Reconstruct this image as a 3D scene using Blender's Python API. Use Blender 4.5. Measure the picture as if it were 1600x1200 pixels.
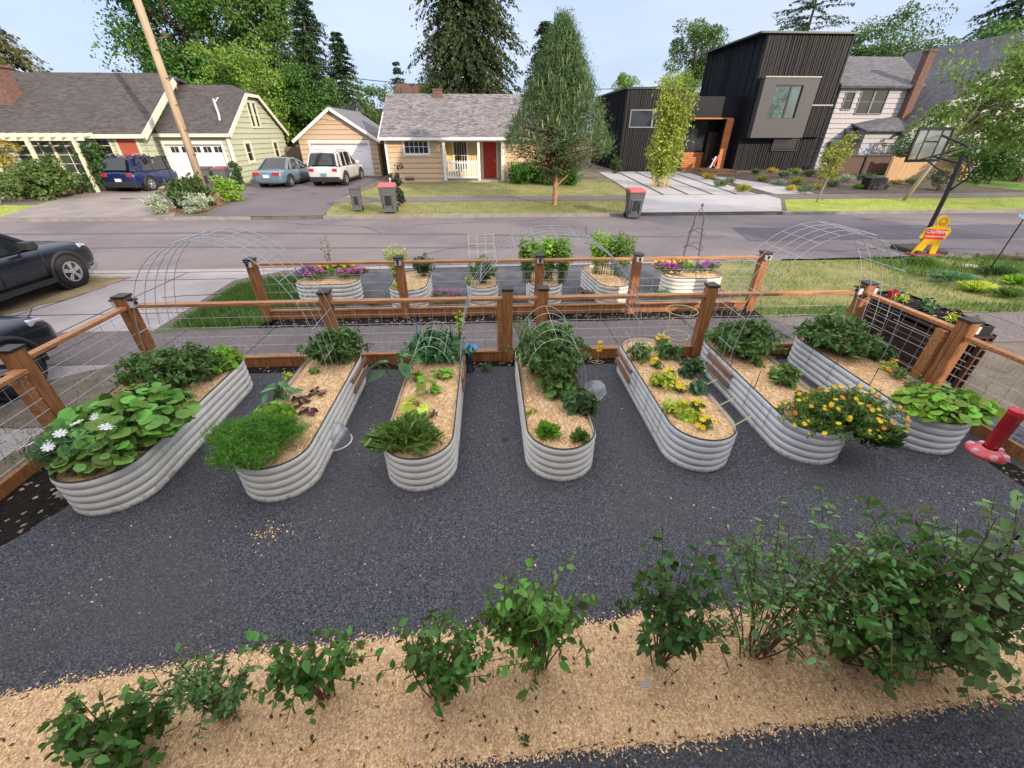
import bpy, math, random
import numpy as np
from math import pi, sin, cos, atan, sqrt, radians
S = bpy.context.scene
for o in list(bpy.data.objects): bpy.data.objects.remove(o)
# ---------------------------------------------------------------- camera
FPX, HC = 640.0, 3.0
TH = atan(392/640); PS = atan(41*cos(TH)/640)
cam_d = bpy.data.cameras.new('camera'); cam = bpy.data.objects.new('camera', cam_d); S.collection.objects.link(cam)
cam.location = (0, 0, HC); cam.rotation_euler = (pi/2-TH, 0, -PS)
cam_d.sensor_width = 36; cam_d.lens = 36*FPX/1600; cam_d.clip_start = 0.05; cam_d.clip_end = 2000
S.camera = cam
# ---------------------------------------------------------------- sky
SUN_AZ = radians(42)      # the sun stands behind the camera, to its right
SUN_EL = radians(19)
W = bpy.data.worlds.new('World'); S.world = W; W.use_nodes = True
nt = W.node_tree; nt.nodes.clear()
def WN(t, **k):
    n = nt.nodes.new(t)
    for a, b in k.items(): setattr(n, a, b)
    return n
sky = WN('ShaderNodeTexSky', sky_type='NISHITA'); sky.sun_disc = False; sky.sun_elevation = SUN_EL
sky.sun_rotation = pi - SUN_AZ
sky.air_density = 1.0; sky.dust_density = 1.5; sky.ozone_density = 1.5
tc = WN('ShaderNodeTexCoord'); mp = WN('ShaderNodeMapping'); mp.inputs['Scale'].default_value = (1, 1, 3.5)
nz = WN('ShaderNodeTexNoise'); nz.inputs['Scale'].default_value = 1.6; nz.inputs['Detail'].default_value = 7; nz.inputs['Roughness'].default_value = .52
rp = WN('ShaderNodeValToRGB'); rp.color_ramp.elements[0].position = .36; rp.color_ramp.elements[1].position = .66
# thin high cloud: blue between, pale where the noise is dense, unseen overhead part brightened to light the shaded garden
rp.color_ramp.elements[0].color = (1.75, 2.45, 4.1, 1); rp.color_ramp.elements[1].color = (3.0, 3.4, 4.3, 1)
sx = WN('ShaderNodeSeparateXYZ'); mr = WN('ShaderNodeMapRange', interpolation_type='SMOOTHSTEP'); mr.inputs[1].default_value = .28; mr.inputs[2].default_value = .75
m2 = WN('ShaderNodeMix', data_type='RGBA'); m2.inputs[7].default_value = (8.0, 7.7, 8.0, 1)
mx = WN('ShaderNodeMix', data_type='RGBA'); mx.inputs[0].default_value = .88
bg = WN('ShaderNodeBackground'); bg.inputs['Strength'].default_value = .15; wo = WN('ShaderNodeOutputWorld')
L = nt.links.new
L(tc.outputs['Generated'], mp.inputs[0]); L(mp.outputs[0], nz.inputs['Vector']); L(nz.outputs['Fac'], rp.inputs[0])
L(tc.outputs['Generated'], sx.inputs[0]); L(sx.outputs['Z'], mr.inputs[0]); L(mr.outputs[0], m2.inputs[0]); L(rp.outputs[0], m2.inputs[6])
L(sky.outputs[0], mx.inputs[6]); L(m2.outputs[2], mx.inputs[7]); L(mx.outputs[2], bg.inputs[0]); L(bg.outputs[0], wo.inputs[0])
# ---------------------------------------------------------------- sun
sd = bpy.data.lights.new('sun', 'SUN'); sd.energy = 3.0; sd.angle = radians(.6); sd.color = (1, .84, .65)
so = bpy.data.objects.new('sun', sd); S.collection.objects.link(so)
so.rotation_euler = (pi/2-SUN_EL, 0, SUN_AZ)
S.view_settings.view_transform = 'Standard'; S.view_settings.look = 'None'; S.view_settings.gamma = 1
S.view_settings.exposure = 0.72
S.render.engine = 'CYCLES'
S.render.resolution_x = 1024; S.render.resolution_y = 768
# ---------------------------------------------------------------- pixel -> place helpers (photograph is 1600 wide)
def ray(px, py):
    x = (px-800)/FPX; y = -(py-600)/FPX
    fy = cos(TH)+y*sin(TH); fz = -sin(TH)+y*cos(TH)
    return (x*cos(PS)+fy*sin(PS), -x*sin(PS)+fy*cos(PS), fz)
def G(px, py, z=0.0):
    r = ray(px, py); t = (z-HC)/r[2]; return (r[0]*t, r[1]*t, z)
def YP(px, py, y):
    r = ray(px, py); t = y/r[1]; return (r[0]*t, y, HC+r[2]*t)
def tz(y):
    if y < 18.2: return 0.0
    return .12+.034*(min(y, 34)-18.2)
def GT(px, py):
    z = 0
    for i in range(25):
        g = G(px, py, z); z = tz(g[1])
    return (g[0], g[1], z)
# ---------------------------------------------------------------- materials
MATS = {}
def mat(name, col, rough=.7, metal=0, var=.12, scale=8, bump=0, bscale=30, island=0, col2=None, trans=0, spec=None, wood=False, mscale=None, coat=0, emit=None, alpha=None):
    if name in MATS: return MATS[name]
    m = bpy.data.materials.new(name); m.use_nodes = True; n = m.node_tree.nodes; l = m.node_tree.links.new
    p = n['Principled BSDF']; out = n['Material Output']
    p.inputs['Roughness'].default_value = rough; p.inputs['Metallic'].default_value = metal
    if spec is not None: p.inputs['Specular IOR Level'].default_value = spec
    if coat: p.inputs['Coat Weight'].default_value = coat; p.inputs['Coat Roughness'].default_value = .05
    c = (*col, 1)
    tcn = n.new('ShaderNodeTexCoord'); mpn = n.new('ShaderNodeMapping'); l(tcn.outputs['Object'], mpn.inputs[0])
    if mscale: mpn.inputs['Scale'].default_value = mscale
    nzn = n.new('ShaderNodeTexNoise'); nzn.inputs['Scale'].default_value = scale; nzn.inputs['Detail'].default_value = 6; nzn.inputs['Roughness'].default_value = .6
    l(mpn.outputs[0], nzn.inputs['Vector'])
    r = n.new('ShaderNodeValToRGB'); l(nzn.outputs['Fac'], r.inputs[0])
    a = col2 if col2 else tuple(x*(1-var) for x in col)
    b = col if col2 else tuple(min(1, x*(1+var)) for x in col)
    r.color_ramp.elements[0].position = .32; r.color_ramp.elements[1].position = .68
    r.color_ramp.elements[0].color = (*a, 1); r.color_ramp.elements[1].color = (*b, 1)
    last = r.outputs[0]
    if island:
        g = n.new('ShaderNodeNewGeometry'); h = n.new('ShaderNodeHueSaturation')
        m1 = n.new('ShaderNodeMapRange'); m1.inputs[3].default_value = 1-island; m1.inputs[4].default_value = 1+island*1.3
        m2 = n.new('ShaderNodeMapRange'); m2.inputs[3].default_value = .5-.035; m2.inputs[4].default_value = .5+.02
        l(g.outputs['Random Per Island'], m1.inputs[0]); l(g.outputs['Random Per Island'], m2.inputs[0])
        l(m1.outputs[0], h.inputs['Value']); l(m2.outputs[0], h.inputs['Hue']); l(last, h.inputs['Color']); last = h.outputs[0]
    l(last, p.inputs['Base Color'])
    if bump:
        bn = n.new('ShaderNodeTexNoise'); bn.inputs['Scale'].default_value = bscale; bn.inputs['Detail'].default_value = 5; l(mpn.outputs[0], bn.inputs['Vector'])
        bb = n.new('ShaderNodeBump'); bb.inputs['Strength'].default_value = bump; bb.inputs['Distance'].default_value = .02
        l(bn.outputs['Fac'], bb.inputs['Height']); l(bb.outputs[0], p.inputs['Normal'])
    if trans:
        t = n.new('ShaderNodeBsdfTranslucent'); ms = n.new('ShaderNodeMixShader'); ms.inputs[0].default_value = trans
        l(last, t.inputs[0]); l(p.outputs[0], ms.inputs[1]); l(t.outputs[0], ms.inputs[2]); l(ms.outputs[0], out.inputs[0])
    if emit: p.inputs['Emission Color'].default_value = (*emit, 1); p.inputs['Emission Strength'].default_value = 1
    MATS[name] = m; return m
def clear(name, col=(1, 1, 1), rough=.05):
    m = mat(name, col, rough, 0, 0); p = m.node_tree.nodes['Principled BSDF']
    p.inputs['Transmission Weight'].default_value = .86; p.inputs['Coat Weight'].default_value = 1; p.inputs['IOR'].default_value = 1.2
    return m
def leafm(name, col, isl=.35, trans=.25, rough=.5, col2=None):
    return mat(name, col, rough, 0, .25, 5, island=isl, trans=trans, spec=.35, col2=col2)
def speckle(name, cols, scale, big=None, bump=.6, rough=.95, mscale=None):
    """granular ground: every cell of a voronoi its own shade out of cols [(pos, colour)...]"""
    m = bpy.data.materials.new(name); m.use_nodes = True; n = m.node_tree.nodes; l = m.node_tree.links.new
    p = n['Principled BSDF']; p.inputs['Roughness'].default_value = rough; p.inputs['Specular IOR Level'].default_value = .25
    t = n.new('ShaderNodeTexCoord'); mpn = n.new('ShaderNodeMapping'); l(t.outputs['Object'], mpn.inputs[0])
    if mscale: mpn.inputs['Scale'].default_value = mscale
    v = n.new('ShaderNodeTexVoronoi'); v.inputs['Scale'].default_value = scale; l(mpn.outputs[0], v.inputs['Vector'])
    sp = n.new('ShaderNodeSeparateColor'); l(v.outputs['Color'], sp.inputs[0])
    r = n.new('ShaderNodeValToRGB'); l(sp.outputs[0], r.inputs[0]); cr = r.color_ramp
    cr.elements[0].position = cols[0][0]; cr.elements[0].color = (*cols[0][1], 1)
    cr.elements[1].position = cols[-1][0]; cr.elements[1].color = (*cols[-1][1], 1)
    for q, c in cols[1:-1]:
        e = cr.elements.new(q); e.color = (*c, 1)
    last = r.outputs[0]
    bn = n.new('ShaderNodeTexNoise'); bn.inputs['Scale'].default_value = big[0] if big else 1; bn.inputs['Detail'].default_value = 5
    l(t.outputs['Object'], bn.inputs['Vector'])
    if big:
        h = n.new('ShaderNodeMix'); h.data_type = 'RGBA'; h.blend_type = 'MIX'
        rr = n.new('ShaderNodeMapRange'); rr.inputs[1].default_value = .42; rr.inputs[2].default_value = .68; rr.inputs[4].default_value = big[2]
        l(bn.outputs['Fac'], rr.inputs[0]); l(rr.outputs[0], h.inputs[0]); l(last, h.inputs[6]); h.inputs[7].default_value = (*big[1], 1); last = h.outputs[2]
    l(last, p.inputs['Base Color'])
    if bump:
        b = n.new('ShaderNodeBump'); b.inputs['Strength'].default_value = bump; b.inputs['Distance'].default_value = .012
        l(v.outputs['Distance'], b.inputs['Height']); b.invert = True; l(b.outputs[0], p.inputs['Normal'])
    MATS[name] = m; return m
# ---------------------------------------------------------------- mesh builder
def setp(o, label=None, cat=None, group=None, kind=None):
    if label: o['label'] = label
    if cat: o['category'] = cat
    if group: o['group'] = group
    if kind: o['kind'] = kind
    return o
def rootloc(p):
    v = np.array([0., 0., 0.])
    while p is not None:
        v = v+np.array(p.location); p = p.parent
    return v
def link_mesh(name, me, m, parent=None):
    o = bpy.data.objects.new(name, me); S.collection.objects.link(o)
    if parent is not None: o.parent = parent
    if m is not None and not me.materials: me.materials.append(m)
    return o
def thing(name, loc, label, cat, group=None, rz=0):
    o = bpy.data.objects.new(name, None); S.collection.objects.link(o); o.location = loc; o.rotation_euler = (0, 0, rz)
    o.empty_display_size = .1
    return setp(o, label, cat, group)
class MB:
    def __init__(s): s.v = []; s.f = []
    def add(s, vs, fs):
        b = len(s.v); s.v += [tuple(q) for q in vs]; s.f += [tuple(b+i for i in f) for f in fs]; return s
    def box(s, x0, x1, y0, y1, z0, z1):
        return s.add([(x0,y0,z0),(x1,y0,z0),(x1,y1,z0),(x0,y1,z0),(x0,y0,z1),(x1,y0,z1),(x1,y1,z1),(x0,y1,z1)],
                     [(0,3,2,1),(4,5,6,7),(0,1,5,4),(1,2,6,5),(2,3,7,6),(3,0,4,7)])
    def obox(s, c, ax, ay, az):   # oriented box: centre and three half-axis vectors
        c, ax, ay, az = map(np.array, (c, ax, ay, az)); vs = []
        for k in (-1, 1):
            for a, b in ((-1,-1),(1,-1),(1,1),(-1,1)): vs.append(c+a*ax+b*ay+k*az)
        return s.add(vs, [(0,3,2,1),(4,5,6,7),(0,1,5,4),(1,2,6,5),(2,3,7,6),(3,0,4,7)])
    def beam(s, p, q, w, h, up=(0,0,1)):
        p = np.array(p, float); q = np.array(q, float); d = q-p; Ln = np.linalg.norm(d); d /= Ln
        u = np.array(up, float); sd_ = np.cross(d, u)
        if np.linalg.norm(sd_) < 1e-4: sd_ = np.cross(d, (0, 1, 0))
        sd_ /= np.linalg.norm(sd_); u = np.cross(sd_, d)
        return s.obox((p+q)/2, d*Ln/2, sd_*w/2, u*h/2)
    def tube(s, pts, r, n=5, cap=True):
        pts = [np.array(p, float) for p in pts]
        rs = r if hasattr(r, '__len__') else [r]*len(pts)
        b = len(s.v); ref = None
        for i, p in enumerate(pts):
            d = pts[min(i+1, len(pts)-1)]-pts[max(i-1, 0)]; d = d/(np.linalg.norm(d)+1e-9)
            if ref is None: ref = np.array((0, 0, 1.)) if abs(d[2]) < .9 else np.array((1., 0, 0))
            a = np.cross(d, ref); a /= np.linalg.norm(a)+1e-9; c = np.cross(a, d); ref = c
            for k in range(n):
                t = 2*pi*k/n; s.v.append(tuple(p+rs[i]*(cos(t)*a+sin(t)*c)))
        for i in range(len(pts)-1):
            for k in range(n):
                s.f.append((b+i*n+k, b+i*n+(k+1) % n, b+(i+1)*n+(k+1) % n, b+(i+1)*n+k))
        if cap:
            s.f.append(tuple(b+k for k in range(n))[::-1]); s.f.append(tuple(b+(len(pts)-1)*n+k for k in range(n)))
        return s
    def lathe(s, prof, c=(0,0,0), n=24, sx=1, sy=1):
        b = len(s.v); m = len(prof)
        for k in range(n):
            t = 2*pi*k/n
            for r, z in prof: s.v.append((c[0]+r*cos(t)*sx, c[1]+r*sin(t)*sy, c[2]+z))
        for k in range(n):
            for i in range(m-1):
                k2 = (k+1) % n; s.f.append((b+k*m+i, b+k2*m+i, b+k2*m+i+1, b+k*m+i+1))
        return s
    def prism(s, poly, f0, f1):
        """poly of 2-D points; f0, f1 map a 2-D point to the two faces"""
        n = len(poly); vs = [f0(*p) for p in poly]+[f1(*p) for p in poly]
        return s.add(vs, [tuple(range(n))[::-1], tuple(range(n, 2*n))]+[(i, (i+1) % n, n+(i+1) % n, n+i) for i in range(n)])
    def slab(s, poly3, t):
        P_ = [np.array(p, float) for p in poly3]; nrm = np.cross(P_[1]-P_[0], P_[2]-P_[0]); nrm /= np.linalg.norm(nrm)
        if nrm[2] < 0: nrm = -nrm
        n = len(P_); vs = P_+[p-nrm*t for p in P_]
        return s.add(vs, [tuple(range(n)), tuple(range(n, 2*n))[::-1]]+[(i, (i+1) % n, n+(i+1) % n, n+i) for i in range(n)])
    def build(s, name, m, parent=None, smooth=False, bevel=0, loc=None, world=True, sub=0):
        v = np.array(s.v, float)
        if parent is not None and world: v = v-rootloc(parent)
        if loc is not None: v = v-np.array(loc)
        me = bpy.data.meshes.new(name); me.from_pydata(v.tolist(), [], s.f); me.materials.append(m)
        if smooth: me.polygons.foreach_set('use_smooth', [True]*len(me.polygons))
        o = link_mesh(name, me, None, parent)
        if loc is not None: o.location = loc
        if bevel:
            md = o.modifiers.new('bevel', 'BEVEL'); md.width = bevel; md.segments = 2; md.limit_method = 'ANGLE'
        if sub:
            md = o.modifiers.new('sub', 'SUBSURF'); md.levels = sub; md.render_levels = sub
        return o
# ---------------------------------------------------------------- leaf clouds (numpy)
T_OVAL = (np.array([(0,0,0),(.28,.2,.04),(.65,.19,.01),(1,0,-.1),(.65,-.19,.01),(.28,-.2,.04),(.3,0,-.02),(.66,0,-.05)]),
          [(0,6,1),(1,6,7,2),(2,7,3),(0,5,6),(5,4,7,6),(4,3,7)])
T_DIA = (np.array([(0,0,0),(.5,.32,.06),(1,0,-.04),(.5,-.32,.06)]), [(0,2,1),(0,3,2)])
T_BLADE = (np.array([(0,.035,0),(0,-.035,0),(.55,-.04,.05),(.55,.04,.05),(1,0,-.05)]), [(0,1,2,3),(3,2,4)])
T_THIN = (np.array([(0,.03,0),(0,-.03,0),(1,0,0)]), [(0,1,2)])
_a = np.linspace(0, 2*pi, 11)[:-1]
T_ROUND = (np.array([(.5,0,-.06)]+[(.5-.5*cos(t)*(1+.06*cos(5*t)), .52*sin(t)*(1+.07*sin(3*t)), .04+.03*sin(4*t)) for t in _a]), [(0,i+1,(i+1) % 10+1) for i in range(10)][::-1])
T_LOBE = (np.array([(.42,0,-.03),(0,.0,.0),(-.08,.3,.05),(.2,.5,.03),(.42,.4,.06),(.7,.46,0),(.75,.22,.04),(1.05,0,-.1),(.75,-.22,.04),(.7,-.46,0),(.42,-.4,.06),(.2,-.5,.03),(-.08,-.3,.05)]),
          [(0,i,i+1 if i < 12 else 1) for i in range(1, 13)][::-1])
def petals(n, w):
    vs = [(0,0,0)]; fs = []
    for k in range(n):
        t = 2*pi*k/n
        for rr, dt in ((.55, -w), (1, -w*.6), (1, w*.6), (.55, w)): vs.append((rr*cos(t+dt)*.5, rr*sin(t+dt)*.5, .05*rr+.03*(k % 2)))
        b = 1+4*k; fs.append((0, b, b+1, b+2, b+3))
    return (np.array(vs), fs)
T_FLOWER = petals(8, .36); T_FIVE = petals(5, .55)
def unit(a): return a/(np.linalg.norm(a, axis=-1, keepdims=True)+1e-9)
def leaves(name, m, parent, pos, axis, size, tmpl=T_OVAL, up=None, loc=None, width=1.0):
    pos = np.asarray(pos, float); axis = unit(np.asarray(axis, float)); N = len(pos)
    size = np.broadcast_to(np.asarray(size, float), (N,))
    if up is None: up = np.tile((0., 0., 1.), (N, 1))
    side = np.cross(up, axis); bad = np.linalg.norm(side, axis=1) < .05
    side[bad] = (1, 0, 0); side = unit(side); nrm = np.cross(axis, side)
    T, F = tmpl; nv = len(T)
    V = (T[None, :, 0, None]*axis[:, None]+T[None, :, 1, None]*width*side[:, None]+T[None, :, 2, None]*nrm[:, None])*size[:, None, None]+pos[:, None]
    V = V.reshape(-1, 3)
    if parent is not None: V = V-rootloc(parent)
    if loc is not None: V = V-np.array(loc)
    lens = np.array([len(f) for f in F]); flat = np.concatenate([np.array(f) for f in F])
    tot = np.tile(lens, N); ls = np.concatenate([[0], np.cumsum(tot)[:-1]])
    idx = (flat[None, :]+(np.arange(N)*nv)[:, None]).ravel()
    me = bpy.data.meshes.new(name); me.vertices.add(len(V)); me.vertices.foreach_set('co', V.astype(np.float32).ravel())
    me.loops.add(len(idx)); me.loops.foreach_set('vertex_index', idx.astype(np.int32))
    me.polygons.add(len(tot)); me.polygons.foreach_set('loop_start', ls.astype(np.int32)); me.polygons.foreach_set('loop_total', tot.astype(np.int32))
    me.update(calc_edges=True); me.materials.append(m)
    o = link_mesh(name, me, None, parent)
    if loc is not None: o.location = loc
    return o
def rdir(rng, n): return unit(rng.normal(size=(n, 3)))
# ---------------------------------------------------------------- material library
WOOD = mat('stained_cedar', (.47,.20,.065), .6, 0, .3, 4, bump=.4, bscale=10, mscale=(9, 9, .8), col2=(.20,.072,.024))
WOODH = mat('stained_cedar_rail', (.56,.27,.10), .55, 0, .3, 4, bump=.3, bscale=10, mscale=(.9, 9, 9), col2=(.27,.10,.035))
WIRE = mat('galvanised_wire', (.52,.53,.55), .45, .4, .05)
GALV = mat('white_corrugated_steel', (.86,.835,.755), .42, .05, .1, 3.5, bump=.05, bscale=3, col2=(.70,.68,.61))
GALVB = mat('sky_tinted_corrugated_steel', (.78,.79,.78), .36, .12, .1, 2.5, bump=.05, bscale=3, col2=(.64,.655,.66))  # cool sky reflection put into the steel colour of the right-hand beds
def splash(m):
    """soil splashed up the lowest hand's breadth of the metal"""
    n = m.node_tree.nodes; l = m.node_tree.links.new; p = n['Principled BSDF']; src = p.inputs['Base Color'].links[0].from_socket
    t = n.new('ShaderNodeTexCoord'); s_ = n.new('ShaderNodeSeparateXYZ'); l(t.outputs['Object'], s_.inputs[0])
    r = n.new('ShaderNodeMapRange'); r.inputs[1].default_value = 0; r.inputs[2].default_value = .16; r.inputs[3].default_value = .95; r.inputs[4].default_value = .32; l(s_.outputs['Z'], r.inputs[0])
    z_ = n.new('ShaderNodeTexNoise'); z_.inputs['Scale'].default_value = 22; z_.inputs['Detail'].default_value = 8; l(t.outputs['Object'], z_.inputs['Vector'])
    g = n.new('ShaderNodeMath'); g.operation = 'MULTIPLY'; l(r.outputs[0], g.inputs[0]); l(z_.outputs['Fac'], g.inputs[1])
    k = n.new('ShaderNodeMapRange'); k.inputs[1].default_value = .34; k.inputs[2].default_value = .52; k.inputs[4].default_value = .6; l(g.outputs[0], k.inputs[0])
    x = n.new('ShaderNodeMix'); x.data_type = 'RGBA'; l(k.outputs[0], x.inputs[0]); l(src, x.inputs[6]); x.inputs[7].default_value = (.20,.17,.14,1); l(x.outputs[2], p.inputs['Base Color'])
splash(GALV); splash(GALVB)
RIM = mat('dark_rim_trim', (.06,.05,.045), .6)
BLACK = mat('black_plastic', (.012,.012,.014), .4)
WHITE = mat('white_paint', (.78,.77,.74), .5, var=.04)
CREAM = mat('cream_trim', (.72,.69,.53), .55, var=.04)
GLASS = mat('window_glass', (.018,.024,.028), .05, 0, .3, .6, spec=.7)
STRAW = speckle('straw_mulch', [(0,(.46,.27,.12)),(.5,(.70,.46,.235)),(1,(.86,.65,.40))], 70, big=(5,(.46,.28,.14),.35), bump=.8, mscale=(1,.45,1))
SOIL = speckle('dark_soil', [(0,(.006,.005,.004)),(.9,(.02,.014,.01)),(.97,(.3,.26,.2)),(1,(.4,.35,.28))], 30, bump=.8)
GRAVEL = speckle('dark_gravel', [(0,(.040,.042,.051)),(.4,(.084,.088,.105)),(.8,(.145,.149,.172)),(.975,(.21,.21,.22)),(.996,(.32,.31,.30)),(1,(.44,.42,.39))], 110, big=(.9,(.122,.115,.114),.6), bump=1)
STEM = mat('green_stem', (.09,.16,.04), .6)
BARK = mat('bark', (.15,.105,.075), .9, 0, .4, 6, bump=.6, bscale=14)
REDSTEM = mat('red_brown_stem', (.16,.075,.045), .7)
# ================================================================ GROUND
ROAD = speckle('asphalt', [(0,(.17,.148,.148)),(1,(.25,.222,.222))], 60, big=(.35,(.125,.11,.125),.8), bump=.15)
CONC = mat('concrete', (.36,.325,.315), .9, 0, .16, .9, bump=.25, bscale=60)
CONCF = mat('pale_concrete', (.42,.405,.405), .85, 0, .08, .8, bump=.1)
PAVE = speckle('sidewalk_concrete', [(0,(.13,.112,.108)),(1,(.23,.20,.195))], 45, big=(1.3,(.14,.12,.115),.7), bump=.3)
DRIVE = speckle('driveway_asphalt', [(0,(.12,.10,.11)),(1,(.18,.155,.165))], 50, big=(.4,(.20,.175,.175),.5), bump=.15)
DIRT = mat('yard_dirt', (.20,.165,.125), .95, 0, .3, 2.2, bump=.6, col2=(.10,.085,.062))
TURF = mat('lawn_turf', (.16,.19,.05), .95, 0, .3, 1.4, bump=.7, bscale=40, col2=(.30,.25,.10))
TURFG = mat('green_turf', (.075,.14,.03), .95, 0, .3, 1.6, bump=.7, bscale=40, col2=(.12,.15,.05))
YS = [18.2, 34.0]
def sheet(name, poly, lvl, m, kind='structure', label=None):
    """flat ground sheet following the terrain: poly of (x, y), cut at the terrain's breaks"""
    ys = [p[1] for p in poly]
    def clip(pl, y0, y1):
        for sgn, lim in ((1, y0), (-1, -y1)):
            o = []
            for i in range(len(pl)):
                a, b = pl[i], pl[(i+1) % len(pl)]; fa, fb = sgn*a[1]-lim, sgn*b[1]-lim
                if fa >= 0: o.append(a)
                if fa*fb < 0: t = fa/(fa-fb); o.append((a[0]+t*(b[0]-a[0]), a[1]+t*(b[1]-a[1])))
            pl = o
            if len(pl) < 3: return []
        return pl
    mb = MB(); z0 = .004*lvl
    for a, b in ((-1e4, 18.2), (18.2, 34), (34, 1e4)):
        pl = clip(poly, a, b)
        if len(pl) > 2:
            mb.add([(x, y, (tz(y) if a >= 18.2 or y > 18.2 else 0)+z0) if a < 18.2 else (x, y, .12+.034*(min(y, 34)-18.2)+z0) for x, y in pl], [tuple(range(len(pl)))])
    o = mb.build(name, m); o['kind'] = kind
    if label: o['label'] = label
    return o
# one terrain sheet to the horizon, with the far kerb's step in it
mb = MB(); xs = [-900, -60, 60, 900]; ysr = [(-40, 0), (18.2, 0), (18.2, .12), (34, tz(34)), (900, tz(34))]
for y, z in ysr:
    for x in xs: mb.v.append((x, y, z))
for j in range(len(ysr)-1):
    for i in range(3): a = j*4+i; mb.f.append((a, a+1, a+5, a+4))
mb.build('ground', DIRT)['kind'] = 'structure'
def jag(pts, amp, seed, step=.05):
    rng = random.Random(seed); o = []
    for (a, b) in zip(pts[:-1], pts[1:]):
        n = max(1, int(math.dist(a, b)/step))
        for i in range(n): t = i/n; o.append((a[0]+t*(b[0]-a[0])+rng.uniform(-amp, amp), a[1]+t*(b[1]-a[1])+rng.uniform(-amp, amp)))
    o.append(pts[-1]); return o
# the garden floor: gravel, dark soil edges, straw strip
def gh_(x, y): return .0145+.0035*sin(x*2.3+1.1*sin(y*1.7))+.003*sin(y*3.1+x*1.3)+.002*sin(x*7+y*5)
mb = MB(); _nx, _ny = 110, 88
for j in range(_ny+1):
    for i in range(_nx+1): x = -4.25+10.55*i/_nx; y = -3+8.42*j/_ny; mb.v.append((x, y, gh_(x, y)))
for j in range(_ny):
    for i in range(_nx): a = j*(_nx+1)+i; mb.f.append((a, a+1, a+_nx+2, a+_nx+1))
mb.build('gravel_ground', GRAVEL, smooth=True)['kind'] = 'structure'
sheet('soil_ground', jag([(-4.72,-3),(-4.22,-3)],0,1)+jag([(-4.22,-3),(-4.18,2.4),(-4.02,2.95),(-4.16,5.42)],.02,2)+[(-4.72,5.42)], 6, SOIL)
sheet('soil_ground', [(-4.6,5.38),(5.4,5.38)]+[(5.4,5.53),(-4.6,5.53)], 7, SOIL)
sheet('soil_ground', [(5.15,1.5),(5.46,1.5),(5.46,3.2),(5.25,3.1)], 6, SOIL)
far = [(-6,1.12),(-3.14,1.30),(-2.39,1.39),(-1.65,1.49),(-.8,1.52),(.09,1.57),(.67,1.54),(1.21,1.62),(1.73,1.58),(2.78,1.67),(4.17,1.75),(5.1,1.8)]
near = [(5.1,1.1),(3.29,1.0),(2.6,.97),(2.18,.94),(1.58,.93),(1.17,.90),(.41,.885),(-.35,.86),(-2,.76),(-4.1,.6)]
_rg = random.Random(5); mb = MB(); _n = 420
for i in range(_n+1):
    x = -5.9+11.0*i/_n; yf = np.interp(x, [p[0] for p in far], [p[1] for p in far]); yn = np.interp(x, [p[0] for p in near[::-1]], [p[1] for p in near[::-1]])
    for y in (yn+_rg.uniform(-.02,.02), yn*.6+yf*.4, yn*.3+yf*.7, yf+_rg.uniform(-.025,.025)): mb.v.append((x, y, gh_(x, y)+.012))
for i in range(_n):
    for j in range(3): a = i*4+j; mb.f.append((a, a+4, a+5, a+1))
mb.build('straw_ground', STRAW)['kind'] = 'structure'
# sidewalk between the two fences
sheet('sidewalk', [(-40,5.78),(40,5.78),(40,7.05),(-40,7.05)], 2, PAVE)
mb = MB()
for x in [-8.4,-6.9,-5.4,-3.9,-2.4,-.9,.6,2.1,3.6,5.1,6.6,8.1,9.6]: mb.box(x-.009, x+.009, 5.78, 7.05, .0085, .0105)
mb.build('sidewalk_joint', mat('joint', (.06,.055,.05), .9))['kind'] = 'structure'
sheet('soil_ground', jag([(-4.2,7.05),(5.2,7.05)],.03,8)+[(5.2,7.45),(-4.2,7.45)], 3, SOIL)
sheet('planting_strip_ground', [(-4.1,7.45),(5.1,7.45),(5.1,10.9),(-3.6,10.9),(-4.1,9)], 1, mat('strip_gravel', (.10,.10,.11), .95, 0, .25, 3, bump=.6, bscale=50))
sheet('driveway', [(-30,-2),(-5.3,-2),(-5.3,5.0),(-6.0,6.9),(-6.1,10.0),(-5.2,10.75),(-30,10.75)], 1, CONC)
sheet('dirt_patch', jag([(-12,6.2),(-9.3,8.0)],.05,1,.2)+jag([(-9.3,8.0),(-8.85,9.2),(-8.75,10.3),(-9.6,10.5)],.08,3,.15)+[(-12,10.3)], 3, mat('dry_ground', (.36,.26,.13), .95, 0, .3, 2, bump=.5, col2=(.2,.15,.08)))
sheet('dirt_patch', jag([(-6.3,4.2),(-5.2,4.2),(-5.2,5.7),(-5.5,5.9)],.04,2,.2)+[(-6.3,5.3)], 4, mat('side_dirt', (.17,.14,.11), .95, 0, .3, 4, bump=.6))
mb = MB()
for a, b in (((-30,7.9),(-6,7.9)),((-7.6,-2),(-7.6,10.7)),((-30,4.6),(-5.4,4.6)),((-30,9.9),(-6.1,10.1))):
    mb.beam((*a, .009), (*b, .009), .02, .003)
mb.build('driveway_joint', MATS['joint'])['kind'] = 'structure'
sheet('grass_ground', jag([(-5.95,6.95),(-4.0,7.08),(-4.0,10.2),(-5.0,10.1),(-5.9,9.6),(-5.6,8.2),(-5.95,6.95)], .05, 4, .2), 3, TURFG)
sheet('grass_ground', jag([(5.2,7.1),(13,7.1),(20,7.0),(26,7.2)],.05,4,.3)+jag([(26,11.0),(13.6,11.0),(12,11.2),(5.2,11.05)],.06,3,.3), 2, TURF)
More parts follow.
